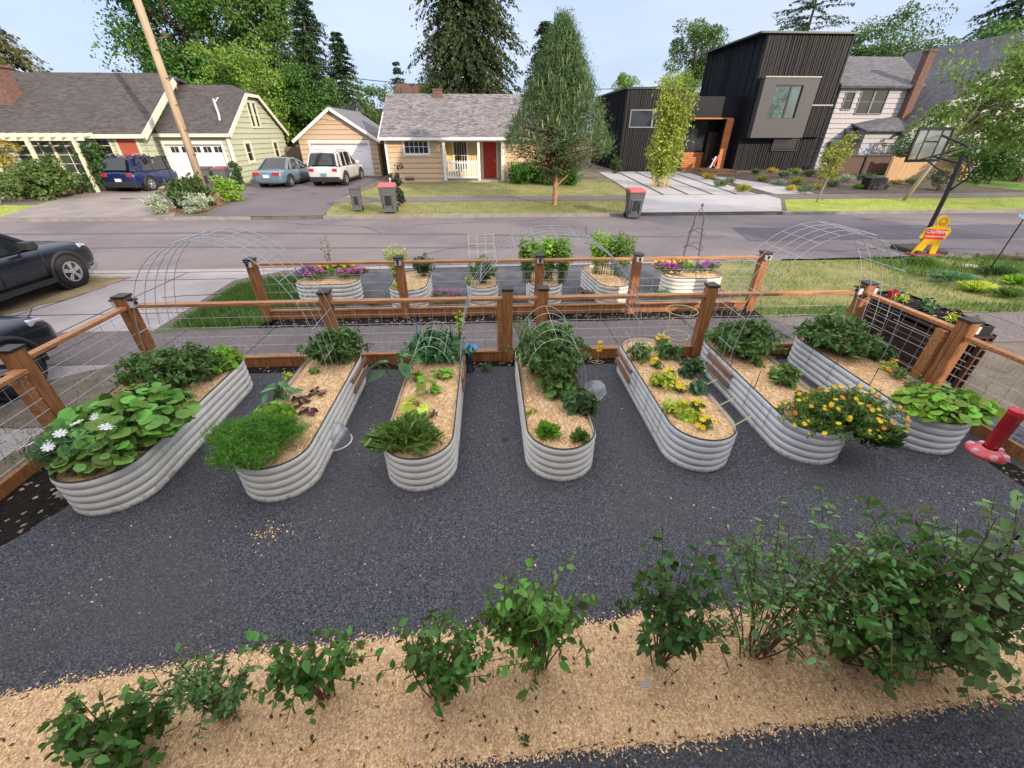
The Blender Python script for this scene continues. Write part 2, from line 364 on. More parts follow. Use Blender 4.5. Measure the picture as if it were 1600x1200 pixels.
# road
sheet('road', [(-200,10.75),(200,11.15),(200,18.2),(-200,18.2)], 2, ROAD)
sheet('road_edge', [(-200,10.6),(-4,10.7),(8,10.95),(8,11.05),(-4,10.95),(-200,10.9)], 4, mat('gutter_concrete', (.34,.30,.29), .9, 0, .12, 2))
mb = MB(); mb.box(-200, -9.6, 18.12, 18.3, 0, .128); mb.box(-6.7, 6.4, 18.12, 18.3, 0, .128); mb.box(12.6, 200, 18.12, 18.3, 0, .128)
mb.build('kerb', mat('kerb_concrete', (.26,.23,.21), .9, 0, .2, 3))['kind'] = 'structure'
# soft dark streaks drawn on the asphalt, and patches of the road
rng = random.Random(4); STREAK = mat('road_streak', (.125,.108,.112), .85)
for pts, w in (([(-60,15.9),(-24,16.1),(-15,15.7),(-9,15.6),(-5,15.2),(-1,14.9),(3,14.3),(8,14.05)], .26), ([(-40,13.6),(-9,13.5),(-6,13.2),(-4,13.1),(2,12.8)], .16)):
    mb = MB()
    for a, b in zip(pts[:-1], pts[1:]): mb.beam((*a, .0135), (*b, .0135), w, .003)
    mb.build('road_streak', STREAK)['kind'] = 'structure'
sheet('road_patch', jag([(8.5,13.4),(40,13.2),(40,15.6),(9,15.5)],.08,7,.5), 4, mat('dark_asphalt', (.10,.09,.11), .9, 0, .12, 2, bump=.3))
# across the street
sheet('grass_ground', [(-6.6,18.3),(6.4,18.3),(7.2,21.2),(-7.6,21.2)], 1, TURF)
sheet('sidewalk', [(-60,21.2),(60,21.2),(60,22.6),(-60,22.6)], 3, PAVE)
sheet('grass_ground', [(-7.2,22.6),(7.4,22.6),(7.8,29),(-5.9,29),(-6.0,27)], 1, TURF)
sheet('driveway', [(-9.6,18.2),(-6.7,18.2),(-7.3,22),(-7.1,31.2),(-14,31.2),(-14,26),(-11.3,22),(-11.5,20)][:2]+[(-7.3,22),(-6.9,31.2),(-14,31.2),(-14,25),(-11.8,21),(-11.4,18.3)], 4, DRIVE)
sheet('driveway', [(-19.4,18.25),(-12.6,18.25),(-14.6,22),(-14.4,27),(-21.2,27),(-20.6,22)], 4, mat('tan_asphalt', (.26,.225,.21), .9, 0, .2, .8, bump=.2))
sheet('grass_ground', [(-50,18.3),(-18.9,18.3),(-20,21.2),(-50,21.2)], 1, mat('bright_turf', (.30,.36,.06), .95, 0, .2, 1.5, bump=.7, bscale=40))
sheet('planting_ground', [(-50,22.6),(-20.6,22.6),(-21.0,27),(-50,29)], 1, mat('bark_mulch', (.28,.15,.08), .95, 0, .3, 3, bump=.5))
sheet('planting_ground', [(-14.2,19.4),(-12.0,19.2),(-12.2,22),(-14.1,26.5),(-14.5,24)], 5, MATS['bark_mulch'])
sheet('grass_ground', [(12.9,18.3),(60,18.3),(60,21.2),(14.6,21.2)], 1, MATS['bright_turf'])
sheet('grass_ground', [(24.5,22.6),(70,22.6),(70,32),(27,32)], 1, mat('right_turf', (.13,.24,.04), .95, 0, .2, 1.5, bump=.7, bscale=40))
# modern house: concrete drive with gravel joints, entry path, planted yard
sheet('driveway', [(6.4,18.22),(12.6,18.22),(14.4,21.2),(14.4,22.6),(7.4,22.6),(7.3,21.2)], 5, CONCF)
DJ = mat('gravel_joint', (.10,.09,.085), .95, 0, .3, 20)
x0s = [7.6, 9.05, 10.35, 11.65, 12.95, 14.1]
for i in range(5): sheet('driveway', [(x0s[i]+.09,22.68),(x0s[i+1]-.09,22.68),(x0s[i+1]-.09+.3,32.6),(x0s[i]+.09+.3,32.6)], 5, CONCF)
sheet('gravel_joint_ground', [(7.6,22.6),(14.1,22.6),(14.4,32.6),(7.9,32.6)], 2, DJ)
sheet('path', [(15.0,22.65),(17.2,22.65),(17.3,25),(15.6,29.5),(14.9,29.5)], 5, CONCF)
sheet('planting_ground', [(17.2,22.7),(30,22.7),(26,30),(16,33),(15.6,29.5)], 3, mat('bed_soil', (.09,.065,.05), .95, 0, .4, 4, bump=.6))
sheet('planting_ground', [(14.2,22.7),(15.0,22.7),(14.9,31),(14.45,31)], 3, MATS['bed_soil'])
# ---- grass blades (nobody could count them)
def blades(name, label, regions, hgt, m, seed, width=.12):
    rng = np.random.default_rng(seed); P_ = []; Hh = []
    for (x0, x1, y0, y1, n, h) in regions:
        x = rng.uniform(x0, x1, n); y = rng.uniform(y0, y1, n)
        dens = np.sin(x*2.1+np.sin(y*1.7)*2)+np.sin(y*2.9+x*.9)+rng.normal(size=n)*.8
        k = dens > -.7; x, y = x[k], y[k]; z = np.where(y > 18.2, .12+.034*(np.minimum(y, 34)-18.2), 0)+.003
        P_.append(np.stack([x, y, z], 1)); Hh.append(h*rng.uniform(.4, 1.2, len(x)))
    P_ = np.concatenate(P_); Hh = np.concatenate(Hh); N = len(P_)
    ax = unit(np.stack([rng.normal(size=N)*.45, rng.normal(size=N)*.45, np.ones(N)], 1))
    up = rdir(rng, N)
    o = leaves(name, m, None, P_, ax, Hh, T_THIN, up=up, width=width/.06)
    setp(o, kind='stuff', label=label); return o
GR1 = leafm('grass_blade', (.10,.20,.035), .4)
GR2 = leafm('dry_grass_blade', (.34,.36,.11), .4)
blades('grass', 'thick green grass growing on the corner by the concrete driveway', [(-5.75,-4.05,7.1,10.1,15000,.15),(-4.1,-3.2,7.6,10.2,2500,.13)], .15, GR1, 1)
blades('grass', 'green patches of grass on the verge right of the planters', [(5.2,25,7.05,11,26000,.10),(5.2,13,7.05,7.5,4500,.12),(10.3,16,9.3,11,4000,.2),(5.7,8.5,.5,5.5,2500,.07),(-5.9,-5.0,3,5.6,900,.07)], .1, GR1, 2)
blades('dry_grass', 'dry yellowish grass on the verge right of the planters', [(5.2,25,7.2,10.9,16000,.07)], .1, GR2, 3)
blades('grass', 'short lawn grass in front of the houses across the street', [(-6.5,6.5,18.35,21.1,9000,.06),(-7,7.5,22.7,28,9000,.06),(24.5,45,22.7,32,6000,.08)], .1, leafm('lawn_blade',(.19,.24,.06),.4), 4, width=.3)
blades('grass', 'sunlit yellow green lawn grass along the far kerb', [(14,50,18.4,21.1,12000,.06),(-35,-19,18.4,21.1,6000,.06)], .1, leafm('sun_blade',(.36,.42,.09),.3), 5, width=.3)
# ---- loose stones and straw chips
def bits(name, label, pts, size, m, seed, flat=.35, elong=1):
    rng = np.random.default_rng(seed); N = len(pts)
    T = (np.array([(-.5*elong,0,0),(0,-.35,0),(.5*elong,.05,0),(.05,.4,0),(0,0,flat)]), [(0,1,4),(1,2,4),(2,3,4),(3,0,4)])
    a = rng.uniform(0, 2*pi, N); ax = np.stack([np.cos(a), np.sin(a), rng.normal(size=N)*.15], 1)
    o = leaves(name, m, None, pts, ax, size*rng.uniform(.5, 1.5, N), T); setp(o, kind='stuff', label=label); return o
rng = np.random.default_rng(9)
def gpts(n, z=.006, x=(-4.1,5.6), y=(.3,5.3)):
    x_ = rng.uniform(*x, n); y_ = rng.uniform(*y, n); return np.stack([x_, y_, [gh_(a, b)+z-.005 for a, b in zip(x_, y_)]], 1)
bits('gravel', 'loose dark grey gravel stones on the garden floor', gpts(30000), .012, mat('gravel_stone', (.145,.147,.163), .85, island=.35, var=.2), 1)
bits('gravel', 'scattered pale stones among the dark gravel', gpts(450), .013, mat('pale_stone', (.55,.54,.50), .8, island=.3), 2)
CH = mat('straw_chip', (.76,.53,.29), .9, island=.3)
def strip_pts(n, over):
    x = rng.uniform(-4.0, 4.9, n); fx = [p[0] for p in far]; fy = [p[1] for p in far]; nx = [p[0] for p in near[::-1]]; ny = [p[1] for p in near[::-1]]
    yf = np.interp(x, fx, fy); yn = np.interp(x, nx, ny); u = rng.uniform(0, 1, n)
    y = yn+(yf-yn)*u
    if over: e = rng.random(n) < .5; y = np.where(e, yf+rng.exponential(.018, n), yn-rng.exponential(.018, n))
    return np.stack([x, y, [gh_(a, b)+(.012 if not over else .004) for a, b in zip(x, y)]], 1)
bits('straw_mulch', 'pale chopped straw mulch spread under the berry bushes', np.concatenate([strip_pts(80000, False), strip_pts(11000, True)]), .0105, CH, 3, .3, 1.6)
bits('straw_mulch', 'stray straw chips on the gravel around the beds', np.concatenate([gpts(260), np.stack([rng.normal(-2.0,.10,70), rng.normal(2.5,.07,70), np.full(70,.02)],1)]), .013, CH, 4, .3, 1.6)

bits('leaf_litter', 'small dark crumbs of leaf and bark lying on the straw', strip_pts(420, False)+np.array((0,0,.006)), .014, mat('dark_crumb', (.06,.04,.025), .9, island=.5), 11, .2, 1.8)
# hairline cracks and oil stains of the road and driveways
rg_ = random.Random(31); CR = mat('crack_line', (.06,.052,.055), .9)
for (x, y, a, n, z) in ((-14,12.2,.1,14,.0125),(-3,16.6,-.05,16,.0125),(9,12.1,.08,15,.0125),(-8,17.4,0,12,.0125),(3,13.2,1.3,7,.0125),(15,16.8,.02,16,.0125),(-12,8.9,.2,9,.0085),(-9.5,7.2,1.2,5,.0085),(-7.0,8.8,.5,6,.0085),(-2,11.9,.9,5,.0125)):
    mb = MB(); p = (x, y)
    for i in range(n): a += rg_.uniform(-.5,.5)*.6-.0*a; q = (p[0]+cos(a)*.42, p[1]+sin(a)*.42); mb.beam((*p, z+.0022), (*q, z+.0022), rg_.uniform(.012,.028), .002); p = q
    mb.build('road_crack', CR)['kind'] = 'structure'
for (x, y, r) in ((-10.2,24.9,.35),(-12.0,23.6,.28),(-17.5,22.6,.3),(-9.0,23.9,.22)):
    sheet('oil_stain', [(x+r*cos(t)*(1+.25*sin(3*t)), y+r*.7*sin(t)*(1+.2*cos(2*t))) for t in np.linspace(0, 2*pi, 19)[:-1]], 6, mat('oil_stain', (.09,.078,.08), .7))
# ================================================================ BUILDINGS ACROSS THE STREET
def front(y): return lambda u, z, o=0: (u, y-o, z)          # faces the street (-y)
def rside(x): return lambda u, z, o=0: (x+o, u, z)          # faces +x
def lside(x): return lambda u, z, o=0: (x-o, u, z)          # faces -x
def siding(mb, mp_, z0, z1, lim, openings=(), pitch=.2, lip=.055):
    pitch = max(pitch, .27)
    """clapboards with real lips, clipped by lim(z) -> (u0, u1) and by openings (ua, ub, za, zb)"""
    z = z0
    while z < z1-1e-4:
        zt = min(z+pitch, z1); zm = (z+zt)/2
        la, lb = lim(z), lim(zt); segs = [(0., 1.)]
        u0, u1 = lim(zm)
        if u1 <= u0: z = zt; continue
        cuts = [(max(0, (a-u0)/(u1-u0)), min(1, (b-u0)/(u1-u0))) for a, b, c, d in openings if c < zm < d and b > u0 and a < u1]
        for a, b in cuts:
            ns = []
            for s0, s1 in segs:
                if b <= s0 or a >= s1: ns.append((s0, s1)); continue
                if a > s0: ns.append((s0, a))
                if b < s1: ns.append((b, s1))
            segs = ns
        for s0, s1 in segs:
            A = lambda t, l_: l_[0]+(l_[1]-l_[0])*t
            mb.add([mp_(A(s0, la), z, lip), mp_(A(s1, la), z, lip), mp_(A(s1, lb), zt, .004), mp_(A(s0, lb), zt, .004), mp_(A(s0, la), z, 0), mp_(A(s1, la), z, 0)],
                   [(0,1,2,3), (0,4,5,1)])
        z = zt
def ubox(mb, mp_, u0, u1, z0, z1, o0, o1):
    c = [mp_(u, z, o) for o in (o0, o1) for u, z in ((u0,z0),(u1,z0),(u1,z1),(u0,z1))]
    mb.add(c, [(0,1,2,3),(4,7,6,5),(0,4,5,1),(1,5,6,2),(2,6,7,3),(3,7,4,0)])
def window(parent, mp_, u0, u1, z0, z1, nx, nz_, fm, t=.09, mullions=(), bar=.03, name='window', glass=None):
    mb = MB(); ubox(mb, mp_, u0-t, u0, z0-t, z1+t, -.02, .07); ubox(mb, mp_, u1, u1+t, z0-t, z1+t, -.02, .07)
    ubox(mb, mp_, u0, u1, z1, z1+t, -.02, .07); ubox(mb, mp_, u0-.0, u1+.0, z0-t, z0, -.02, .09)
    for i in range(1, nx): u = u0+(u1-u0)*i/nx; ubox(mb, mp_, u-bar/2, u+bar/2, z0, z1, .0, .035)
    for i in range(1, nz_): z = z0+(z1-z0)*i/nz_; ubox(mb, mp_, u0, u1, z-bar/2, z+bar/2, .001, .033)
    for f in mullions: u = u0+(u1-u0)*f; ubox(mb, mp_, u-.06, u+.06, z0, z1, 0, .06)
    fr = mb.build(name, fm, parent)
    g = MB(); ubox(g, mp_, u0-.01, u1+.01, z0-.01, z1+.01, -.03, .012); 
    o = g.build('pane', glass or GLASS, parent); o.parent = fr; return fr
def const(u0, u1): return lambda z: (u0, u1)
SHING = speckle('grey_brown_shingle', [(0,(.058,.052,.052)),(1,(.105,.094,.092))], 4.5, big=(.5,(.078,.071,.07),.6), bump=.4, mscale=(1,2,2))
SHINGL = speckle('pale_grey_shingle', [(0,(.10,.09,.092)),(1,(.27,.25,.25))], 4.5, big=(.5,(.18,.165,.16),.5), bump=.4, mscale=(1,2,2))
BRICK = speckle('brick', [(0,(.13,.075,.058)),(1,(.21,.13,.105))], 9, bump=.4, mscale=(1, 1, 2.5))
GREENS = mat('sage_green_siding', (.45,.47,.335), .75, var=.08)
TANS = mat('tan_siding', (.50,.37,.25), .75, var=.05)
PEACH = mat('peach_siding', (.60,.42,.27), .75, var=.05)
# ---------------- green house
gh = thing('green_house', (-20, 27, .4), 'sage green clapboard house with long grey-brown roof and attached garage, left side of the street', 'house')
GX, FY, MY = -14.1, 27.0, 25.9      # gable plane, garage wing front, main house front
gz = .3
mb = MB(); op_g = [(-17.6, -14.6, gz, 2.5)]
siding(mb, front(FY), gz, 3.1, const(-19.0, GX), op_g, .24)
mb.box(-19, -17.6, FY+.01, 27.2, gz, 3.1); mb.box(-14.6, GX, FY+.01, 27.2, gz, 3.1); mb.box(-17.6, -14.6, FY+.01, 27.2, 2.5, 3.1)
y0, y1, yr, zr, zc = 27.0, 34.2, 30.6, 5.35, 4.85
def glim(z):
    if z <= 3.1: return (y0, y1)
    t = (z-3.1)/(zr-3.1); return (y0+(yr-y0)*t, y1-(y1-yr)*t)
siding(mb, rside(GX), gz, zc, glim, [(28.5,29.1,1.55,2.5),(32.2,32.8,1.65,2.5),(30.1,31.1,3.35,4.55)], .24)
mb.prism([(y0,gz),(y1,gz),(y1,3.1),(y1-(y1-yr)*.8,zc),(y0+(yr-y0)*.8,zc),(y0,3.1)], lambda u, z: (GX-.01,u,z), lambda u, z: (GX-.2,u,z))
mb.build('wall', GREENS, gh)
mb = MB(); siding(mb, front(MY), gz, 3.05, const(-34, -17.9), [(-24.4,-20.6,1.2,2.85),(-20.2,-19.6,1.2,2.85),(-19.2,-18.25,.5,2.75)], .24); mb.box(-34, -17.9, MY+.01, 26.1, gz, 3.05)
def mlim(z):
    t = max(0, (z-3.05)/(5.85-3.05)); return (MY+(30.2-MY)*t, 34.6-(34.6-30.2)*t)
siding(mb, rside(-17.9), gz, 5.7, mlim, (), .24); mb.prism([(MY+.02,gz),(34.5,gz),(34.5,3.05),(30.2,5.75),(MY+.02,3.05)], lambda u, z: (-17.91,u,z), lambda u, z: (-18.1,u,z))
mb.build('wall', GREENS, gh)
mb = MB()   # roofs
mb.slab([(-18.0,26.7,2.98),(-13.85,26.7,2.98),(-13.85,29.9,4.98),(-14.9,30.6,5.42),(-18.0,30.6,5.42)], .12)
mb.slab([(-13.85,34.5,2.98),(-18.0,34.5,2.98),(-18.0,30.6,5.42),(-14.9,30.6,5.42),(-13.85,31.3,4.98)], .12)
mb.slab([(-13.85,29.9,4.98),(-13.85,31.3,4.98),(-14.9,30.6,5.42)], .1)
mb.slab([(-34.3,25.5,2.93),(-17.5,25.5,2.93),(-17.5,29.7,5.62),(-18.3,30.2,5.92),(-34.3,30.2,5.92)], .12)
mb.slab([(-17.5,34.9,2.93),(-34.3,34.9,2.93),(-34.3,30.2,5.92),(-18.3,30.2,5.92),(-17.5,30.7,5.62)], .12)
mb.slab([(-17.5,29.7,5.62),(-17.5,30.7,5.62),(-18.3,30.2,5.92)], .1)
rf = mb.build('roof', SHING, gh)
mb = MB()   # fascia and rake boards
mb.beam((-18.4,26.66,2.9), (-13.85,26.66,2.9), .05, .16); mb.beam((-34,25.46,2.86), (-17.5,25.46,2.86), .05, .18)
for x, ya, za, yb, zb in ((-13.83,26.7,2.88,29.9,4.9),(-13.83,34.5,2.88,31.3,4.9),(-17.48,25.5,2.83,29.7,5.52)): mb.beam((x,ya,za), (x,yb,zb), .06, .3 if x < -15 else .2, up=(0,-.5,1))
mb.beam((-13.83,29.9,4.9), (-13.83,31.3,4.9), .06, .16)
for x in (-18.95, GX): mb.beam((x,FY-.03,gz), (x,FY-.03,2.95), .12, .1, up=(0,1,0))
mb.build('trim', CREAM, gh)
GARD = mat('white_garage_door', (.80,.80,.82), .5, var=.03)
mb = MB()
for i in range(4): ubox(mb, front(FY), -17.6, -14.6, gz+i*.55+.006, gz+(i+1)*.55-.006, -.14, -.08)
d = mb.build('garage_door', GARD, gh)
for i in range(5):
    u = -17.45+i*.6
    window(d, front(FY-.085+.0), u, u+.4, gz+1.78, gz+2.05, 2, 2, GARD, .03, name='door_window') if False else None
for i in range(5):
    u = -17.4+i*.58; mb = MB(); ubox(mb, front(FY), u, u+.19, gz+1.78, gz+2.06, -.10, -.072); ubox(mb, front(FY), u+.22, u+.41, gz+1.78, gz+2.06, -.10, -.072); p_ = mb.build('pane', GLASS, gh); p_.parent = d
mb = MB(); ubox(mb, front(FY), -17.72, -17.6, gz, 2.62, -.02, .05); ubox(mb, front(FY), -14.6, -14.48, gz, 2.62, -.02, .05); ubox(mb, front(FY), -17.6, -14.6, 2.5, 2.62, -.02, .05); mb.build('door_frame', WHITE, gh)
for a in ((28.5,29.1,1.55,2.5),(32.2,32.8,1.65,2.5)): window(gh, rside(GX), *a, 1, 2, CREAM, .1)
window(gh, rside(GX), 30.1, 30.5, 3.35, 4.55, 1, 2, CREAM, .08); window(gh, rside(GX), 30.7, 31.1, 3.35, 4.55, 1, 2, CREAM, .08)
window(gh, front(MY), -24.4, -20.6, 1.2, 2.85, 6, 4, CREAM, .1, mullions=(.5,.85), glass=mat('room_glass', (.05,.07,.055), .06, 0, .8, 2.5, spec=.7))
window(gh, front(MY), -20.2, -19.6, 1.2, 2.85, 1, 4, CREAM, .08)
mb = MB(); ubox(mb, front(MY), -19.2, -18.25, .5, 2.75, -.05, .02); d = mb.build('front_door', mat('brick_red_paint', (.42,.10,.06), .6), gh)
mb = MB(); ubox(mb, front(MY), -19.32, -19.2, .4, 2.87, -.02, .06); ubox(mb, front(MY), -18.25, -18.13, .4, 2.87, -.02, .06); ubox(mb, front(MY), -19.2, -18.25, 2.75, 2.87, -.02, .06); mb.build('door_frame', CREAM, gh)
mb = MB()   # porch pergola in front of the picture window
for x in (-25.4, -24.6, -22.6, -20.4): mb.beam((x, 24.75, gz), (x, 24.75, 2.7), .14, .14, up=(0,1,0))
mb.beam((-26.6,24.75,2.78), (-19.9,24.75,2.78), .1, .2)
for i in range(13): x = -26.4+i*.53; mb.beam((x,24.4,2.9), (x,25.8,2.96), .06, .13)
mb.beam((-33,24.6,2.7), (-26.6,24.6,2.7), .1, .35)
mb.build('pergola', CREAM, gh)
mb = MB(); mb.box(-26.2, -24.95, 27.6, 28.5, 3.4, 5.9); mb.box(-26.3, -24.85, 27.5, 28.6, 5.9, 6.02); c = mb.build('chimney', BRICK, gh); c.parent = rf
mb = MB(); mb.tube([(-14.35,27.05,2.8),(-14.75,28.0,3.9),(-14.8,28.05,4.6)], .05, 6); mb.tube([(-14.8,28.0,4.4),(-14.5,28.0,4.65)], .03); mb.tube([(-14.15,26.9,2.85),(-14.15,26.92,.5)], .05, 6); c = mb.build('vent_pipe', WHITE, gh)
# ---------------- tan garage
tg = thing('detached_garage', (-9.4, 31, .5), 'tan clapboard garage with white gable trim and a wide white door behind the parked cars', 'garage')
FG = front(31.0); a, b, pk = -11.9, -7.0, (-9.55, 4.25)
def tlim(z):
    if z <= 2.75: return (a, b)
    t = (z-2.75)/(pk[1]-2.75); return (a+(pk[0]-a)*t, b-(b-pk[0])*t)
mb = MB(); siding(mb, FG, .5, 4.2, tlim, [(-11.2,-7.6,.5,2.5)], .2)
mb.prism([(a,.4),(-11.2,.4),(-11.2,2.5),(-7.6,2.5),(-7.6,.4),(b,.4),(b,2.75),pk,(a,2.75)], lambda u, z: (u,31.01,z), lambda u, z: (u,31.2,z))
siding(mb, rside(b), .4, 2.75, const(31,37.4), (), .2); mb.box(b-.2, b-.01, 31.2, 37.4, .4, 2.75); mb.box(a, a+.2, 31.2, 37.4, .4, 2.75); mb.build('wall', TANS, tg)
mb = MB()
for s, xe in ((-1, a-.25), (1, b+.25)): mb.slab([(xe,30.7,2.62),(pk[0],30.7,4.37),(pk[0],37.6,4.37),(xe,37.6,2.62)], .1)
mb.build('roof', mat('blue_grey_shingle', (.17,.17,.19), .95, 0, .3, 6, bump=.7), tg)
mb = MB(); 
for xe in (a-.27, b+.27): mb.beam((xe,30.67,2.52), (pk[0],30.67,4.28), .05, .16, up=(0,0,1))
mb.build('trim', WHITE, tg)
mb = MB()
for i in range(4): ubox(mb, FG, -11.2, -7.6, .48+i*.5+.005, .48+(i+1)*.5-.005, -.12, -.06)
d = mb.build('garage_door', GARD, tg)
mb = MB(); ubox(mb, FG, -11.34, -11.2, .4, 2.62, -.02, .05); ubox(mb, FG, -7.6, -7.46, .4, 2.62, -.02, .05); ubox(mb, FG, -11.2, -7.6, 2.48, 2.62, -.02, .05); mb.build('door_frame', WHITE, tg)
mb = MB()
for i in range(4): ubox(mb, FG, -9.9+i*.03, -9.2-i*.03, 3.55+i*.07, 3.6+i*.07, .02, .05)
mb.build('gable_vent', TANS, tg)
# ---------------- roofs seen behind the garage
bh = thing('grey_roofed_house', (-11.5, 46, .65), 'house with dark grey roof and small white gable showing behind the tan garage', 'house')
mb = MB(); mb.box(-14.4, -8, 46.5, 52, .6, 3.4); mb.build('wall', WHITE, bh); mb = MB(); mb.prism([(-12.2,3.4),(-10.6,3.4),(-11.6,5.3)], lambda u, z: (u,45.9,z), lambda u, z: (u,48,z)); mb.build('gable', WHITE, bh)
mb = MB(); mb.slab([(-15,45.5,3.2),(-7.6,45.5,3.2),(-9.4,49,5.0),(-15,49,5.2)], .15); mb.slab([(-12.4,45.7,3.3),(-11.6,45.7,5.45),(-13.6,49,5.5),(-14.6,47,3.6)], .1); mb.slab([(-11.6,45.7,5.4),(-10.4,45.7,3.3),(-10.4,49,3.4),(-11.6,49,5.4)], .1); mb.build('roof', mat('charcoal_shingle', (.07,.07,.085), .9, 0, .3, 4), bh)
br = thing('brown_house', (-7, 50, .65), 'reddish brown shingled house rising behind the peach cottage roof', 'house')
mb = MB(); mb.box(-9.6, -4.4, 50, 57, .6, 5.6); mb.build('wall', mat('red_brown_shingle', (.22,.10,.07), .9, 0, .25, 3, bump=.6), br)
mb = MB(); mb.slab([(-9.4,49.6,5.4),(-4.1,49.6,5.4),(-4.2,52.5,7.35),(-9.1,52.5,7.35)], .15); mb.slab([(-4.1,56,5.4),(-9.4,56,5.4),(-9.1,52.5,7.35),(-4.2,52.5,7.35)], .15); mb.build('roof', mat('red_brown_roof', (.27,.13,.09), .9, 0, .25, 3, bump=.6), br)
mb = MB(); mb.box(-4.3, -3.5, 49, 50, 4.6, 7.3); mb.build('chimney', BRICK, br)
# ---------------- peach cottage
ct = thing('cottage', (-1.2, 28, .47), 'small peach clapboard cottage with pale grey roof, picket porch and red front door', 'cottage')
FC = front(28.0); cz = .42
mb = MB(); W1 = (-4.75,-3.42,1.99,2.66)
siding(mb, FC, cz, 2.86, const(-5.85,-2.55), [W1], .19); mb.box(-5.85,-2.55,28.01,28.2,cz-.2,2.86)
siding(mb, lside(-5.85), cz, 2.86, const(28,35.6), (), .19); mb.box(-5.84,-5.65,28.2,35.6,cz-.2,2.86)
mb.prism([(28.05,2.86),(35.6,2.86),(31.8,5.0)], lambda u, z: (-5.95,u,z), lambda u, z: (-5.85,u,z)); mb.build('wall', PEACH, ct)
mb = MB(); siding(mb, FC, cz, 2.86, const(1.0,4.3), [], .19); mb.box(1.0,4.3,28.01,28.2,cz-.2,2.86)
siding(mb, rside(4.3), cz, 2.86, const(28,35.6), (), .19); mb.box(4.1,4.29,28.2,35.6,cz-.2,2.86)
for x in (4.3,):
    mb.prism([(28.05,2.86),(35.6,2.86),(31.8,5.0)], lambda u, z, x=x: (x-.1,u,z), lambda u, z, x=x: (x+.0,u,z))
mb.build('wall', PEACH, ct)
PW = mat('pale_yellow_boards', (.72,.58,.30), .75, var=.05)
mb = MB(); pf = front(29.3)
for i in range(24):     # board and batten recess of the porch
    u = -2.6+i*.152; ubox(mb, pf, u, u+.025, cz+.1, 2.86, 0, .03)
mb.box(-2.55, 1.05, 29.301, 29.45, cz, 2.86); mb.box(-2.56,-2.45,28.2,29.3,cz,2.86); mb.box(.98,1.09,28.2,29.3,cz,2.86); mb.build('porch_wall', PW, ct)
mb = MB(); mb.box(-2.75, 1.2, 27.75, 29.29, cz-.2, cz+.13); mb.build('porch_floor', mat('porch_concrete', (.36,.32,.28), .9), ct)
mb = MB(); mb.slab([(-6.15,27.55,2.78),(4.6,27.55,2.78),(4.6,31.8,5.12),(-6.15,31.8,5.12)], .13); mb.slab([(4.6,36,2.78),(-6.15,36,2.78),(-6.15,31.8,5.12),(4.6,31.8,5.12)], .13)
crf = mb.build('roof', SHINGL, ct)
mb = MB(); mb.beam((-6.15,27.52,2.72),(4.6,27.52,2.72),.05,.14); mb.beam((-2.75,27.8,2.66),(1.2,27.8,2.66),.12,.16)
for x in (-6.13, 4.58): mb.beam((x,27.55,2.7),(x,31.8,5.03),.05,.15); mb.beam((x,36,2.7),(x,31.8,5.03),.05,.15)
for x in (-5.85, -2.55, 1.03): mb.beam((x,27.97,cz),(x,27.97,2.72),.12,.06,up=(0,1,0))
mb.build('trim', WHITE, ct)
for x in (-2.48, -.45, .95):
    mb = MB(); mb.box(x-.07,x+.07,27.76,27.9,cz+.13,2.62); mb.build('porch_post', WHITE, ct)
mb = MB(); mb.beam((-2.4,27.83,1.5),(-.52,27.83,1.5),.07,.08); mb.beam((-2.4,27.83,.72),(-.52,27.83,.72),.05,.08)
for i in range(13): x = -2.32+i*.145; mb.box(x-.035,x+.035,27.81,27.85,.66,1.62)
mb.build('railing', WHITE, ct)
window(ct, FC, *W1, 5, 2, WHITE, .12); window(ct, pf, -2.0, -1.22, 1.05, 2.6, 1, 2, WHITE, .1)
mb = MB(); ubox(mb, pf, -.2, .62, .56, 2.55, -.02, .05)
for k in range(3): ubox(mb, pf, -.06, .48, .72+k*.62, 1.2+k*.62, .05, .062)
d = mb.build('front_door', mat('red_door_paint', (.55,.035,.02), .45), ct)
mb = MB(); ubox(mb, pf, .5, .56, 1.45, 1.6, .05, .1); h_ = mb.build('handle', mat('brass', (.6,.45,.15), .3, .9), ct); h_.parent = d
mb = MB(); ubox(mb, pf, -.3, -.2, .5, 2.65, -.02, .06); ubox(mb, pf, .62, .72, .5, 2.65, -.02, .06); ubox(mb, pf, -.2, .62, 2.55, 2.65, -.02, .06); mb.build('door_frame', WHITE, ct)
mb = MB(); mb.box(-3.2,-2.65,31.3,31.8,4.2,5.28); mb.box(-3.25,-2.6,31.25,31.85,5.28,5.34); c = mb.build('chimney', BRICK, ct); c.parent = crf
mb = MB(); ubox(mb, FC, -4.95,-4.4,.55,.75,.02,.05); mb.build('crawl_vent', mat('dark_vent', (.1,.07,.05), .7), ct)
